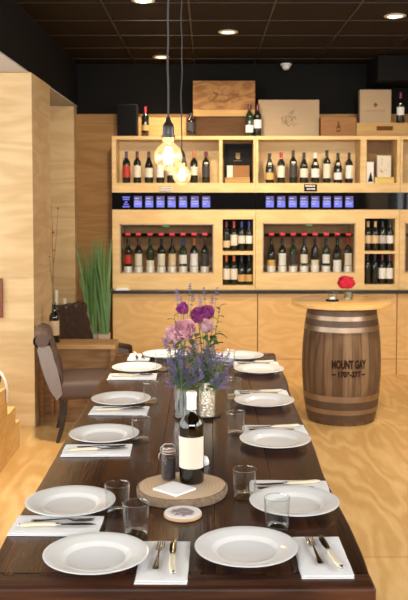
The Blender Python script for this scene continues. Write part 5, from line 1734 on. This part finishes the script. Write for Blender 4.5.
CXR = -1.268
_, ye = on(20.5, 447, 0)
ztier = [0.0, at(20, 419.5, ye)[1]]
y2 = 5.73; z2 = at(14, 406.5, y2)[1]
y1_ = 5.50; z1_ = at(6, 386, y1_)[1]
floor_crate('pine crate at the far end of the bottom tier, beside the pillar', -1.74, CXR, 5.44, ye, 0, ztier[1])
floor_crate('pine crate at the near end of the bottom tier', -1.74, CXR, 4.96, 5.435, 0, ztier[1])
floor_crate('pine crate forming the middle step of the stack', -1.74, CXR, 5.05, y2, ztier[1] + .001, z2 - ztier[1] - .001)
floor_crate('topmost pine crate of the stepped stack, under the small plant', -1.74, CXR, 5.02, y1_, z2 + .001, z1_ - z2 - .001)
ztc = z1_ + .0008
X, Y = -1.345, 5.40
t = thing('potted_plant', 'small green plant in a dark basket on the top crate', 'plant', (X, Y, ztc))
bm = BM(); add_lathe(bm, [(0, 0), (.045, 0), (.06, .05), (.062, .075), (.055, .075), (.05, .05), (0, .05)], 20); obj('basket', bm, M['basket'], t, True, 60)
rr = random.Random(3)
bm = BM()
for k in range(40):
    a = rr.uniform(0, 2 * PI); e = rr.uniform(.1, 1.3)
    leaf_on(bm, Vector((rr.uniform(-.03, .03), rr.uniform(-.03, .03), .06)), Vector((math.cos(a) * math.cos(e), math.sin(a) * math.cos(e), math.sin(e))), rr.uniform(.04, .07), .022, .4)
obj('foliage', bm, M['leaf_dark'], t, True, 80)
# white ribbon over the crate edge
bm = BM()
path = [(-.035, .10), (-.02, .085), (.0, .045), (.008, .012), (.012, -.02), (.012, -.06), (.011, -.10)]
for y0 in (0,):
    L_ = [bm.verts.new((x, -.018, z)) for x, z in path]; R_ = [bm.verts.new((x, .018, z)) for x, z in path]
    L2 = [bm.verts.new((x + .003, -.018, z + .001)) for x, z in path]; R2 = [bm.verts.new((x + .003, .018, z + .001)) for x, z in path]
    for k in range(len(path) - 1):
        bm.faces.new((L_[k], L_[k + 1], R_[k + 1], R_[k])); bm.faces.new((L2[k], R2[k], R2[k + 1], L2[k + 1]))
        bm.faces.new((L_[k], L2[k], L2[k + 1], L_[k + 1])); bm.faces.new((R_[k], R_[k + 1], R2[k + 1], R2[k]))
    bm.faces.new((L_[0], R_[0], R2[0], L2[0])); bm.faces.new((L_[-1], L2[-1], R2[-1], R_[-1]))
o = tag(obj('ribbon', bm, M['paper'], None, True, 60, loc=(CXR - .006, 5.46, ztc)), 'white ribbon hanging over the edge of the top crate', 'ribbon')
# mahogany plaque on the pillar, cut by the picture edge
X1, Z1 = at(2.4, 278.5, 6.34); _, Z0 = at(2.4, 318, 6.34)
t = thing('wall_plaque', 'reddish brown wooden plaque on the pillar above the crates', 'plaque', (X1 - .07, 6.359, Z0))
bm = BM(); box2(bm, -.07, .07, -.02, -.0005, 0, Z1 - Z0, .004); obj('board', bm, M['mahogany'], t)
bm = BM(); box2(bm, -.045, .045, -.024, -.0205, .03, Z1 - Z0 - .03, .001); obj('face', bm, M['crate_tan'], t)

# ------------------------------------------------------------------ light
w = bpy.data.worlds.new('daylight'); scene.world = w; w.use_nodes = True
bg = w.node_tree.nodes['Background']
bg.inputs[0].default_value = (0.80, 0.90, 1.0, 1); bg.inputs[1].default_value = 1.0


def area(name, loc, rot, sx, sy, power, col):
    ld = bpy.data.lights.new(name, 'AREA'); ld.shape = 'RECTANGLE'; ld.size = sx; ld.size_y = sy; ld.energy = power; ld.color = col
    lo = bpy.data.objects.new(name, ld); lo.location = loc; lo.rotation_euler = rot; COL.objects.link(lo)


for (a, b, c, d), p in zip(LW, (105, 85, 60)):
    area('window_daylight', (XL - .20, (a + b) / 2, (c + d) / 2), (0, -PI / 2, 0), d - c, b - a, p, (1.0, .975, .95))
for (a, b, c, d), p in zip(RW, (110, 120)):
    area('window_daylight', (XR + .20, (a + b) / 2, (c + d) / 2), (0, PI / 2, 0), d - c, b - a, p, (1.0, .975, .95))
for (a, b, c, d), p in zip(FW, (205, 205)):
    area('window_daylight', ((a + b) / 2, YF - .20, (c + d) / 2), (PI / 2, 0, 0), b - a, d - c, p, (1.0, .975, .955))

# ------------------------------------------------------------------ camera
cd = bpy.data.cameras.new('camera'); cam = bpy.data.objects.new('camera', cd); COL.objects.link(cam)
cam.location = (0, 0, EYE); cam.rotation_euler = (PI / 2 - PITCH, 0, 0)
cd.sensor_width = 36; cd.lens = 36 * FPX / 600
cd.shift_x = -(CX - 204) / 600; cd.shift_y = -(300 - CY) / 600
cd.dof.use_dof = True; cd.dof.focus_distance = 3.1; cd.dof.aperture_fstop = 9.0
scene.camera = cam

scene.view_settings.view_transform = 'Standard'
scene.view_settings.look = 'None'
scene.view_settings.exposure = 0.0
scene.view_settings.gamma = 1.0
scene.view_settings.use_curve_mapping = False
scene.cycles.use_denoising = True
scene.cycles.max_bounces = 10
scene.cycles.transparent_max_bounces = 24
scene.cycles.sample_clamp_indirect = 6
scene.cycles.caustics_reflective = False
scene.cycles.caustics_refractive = False
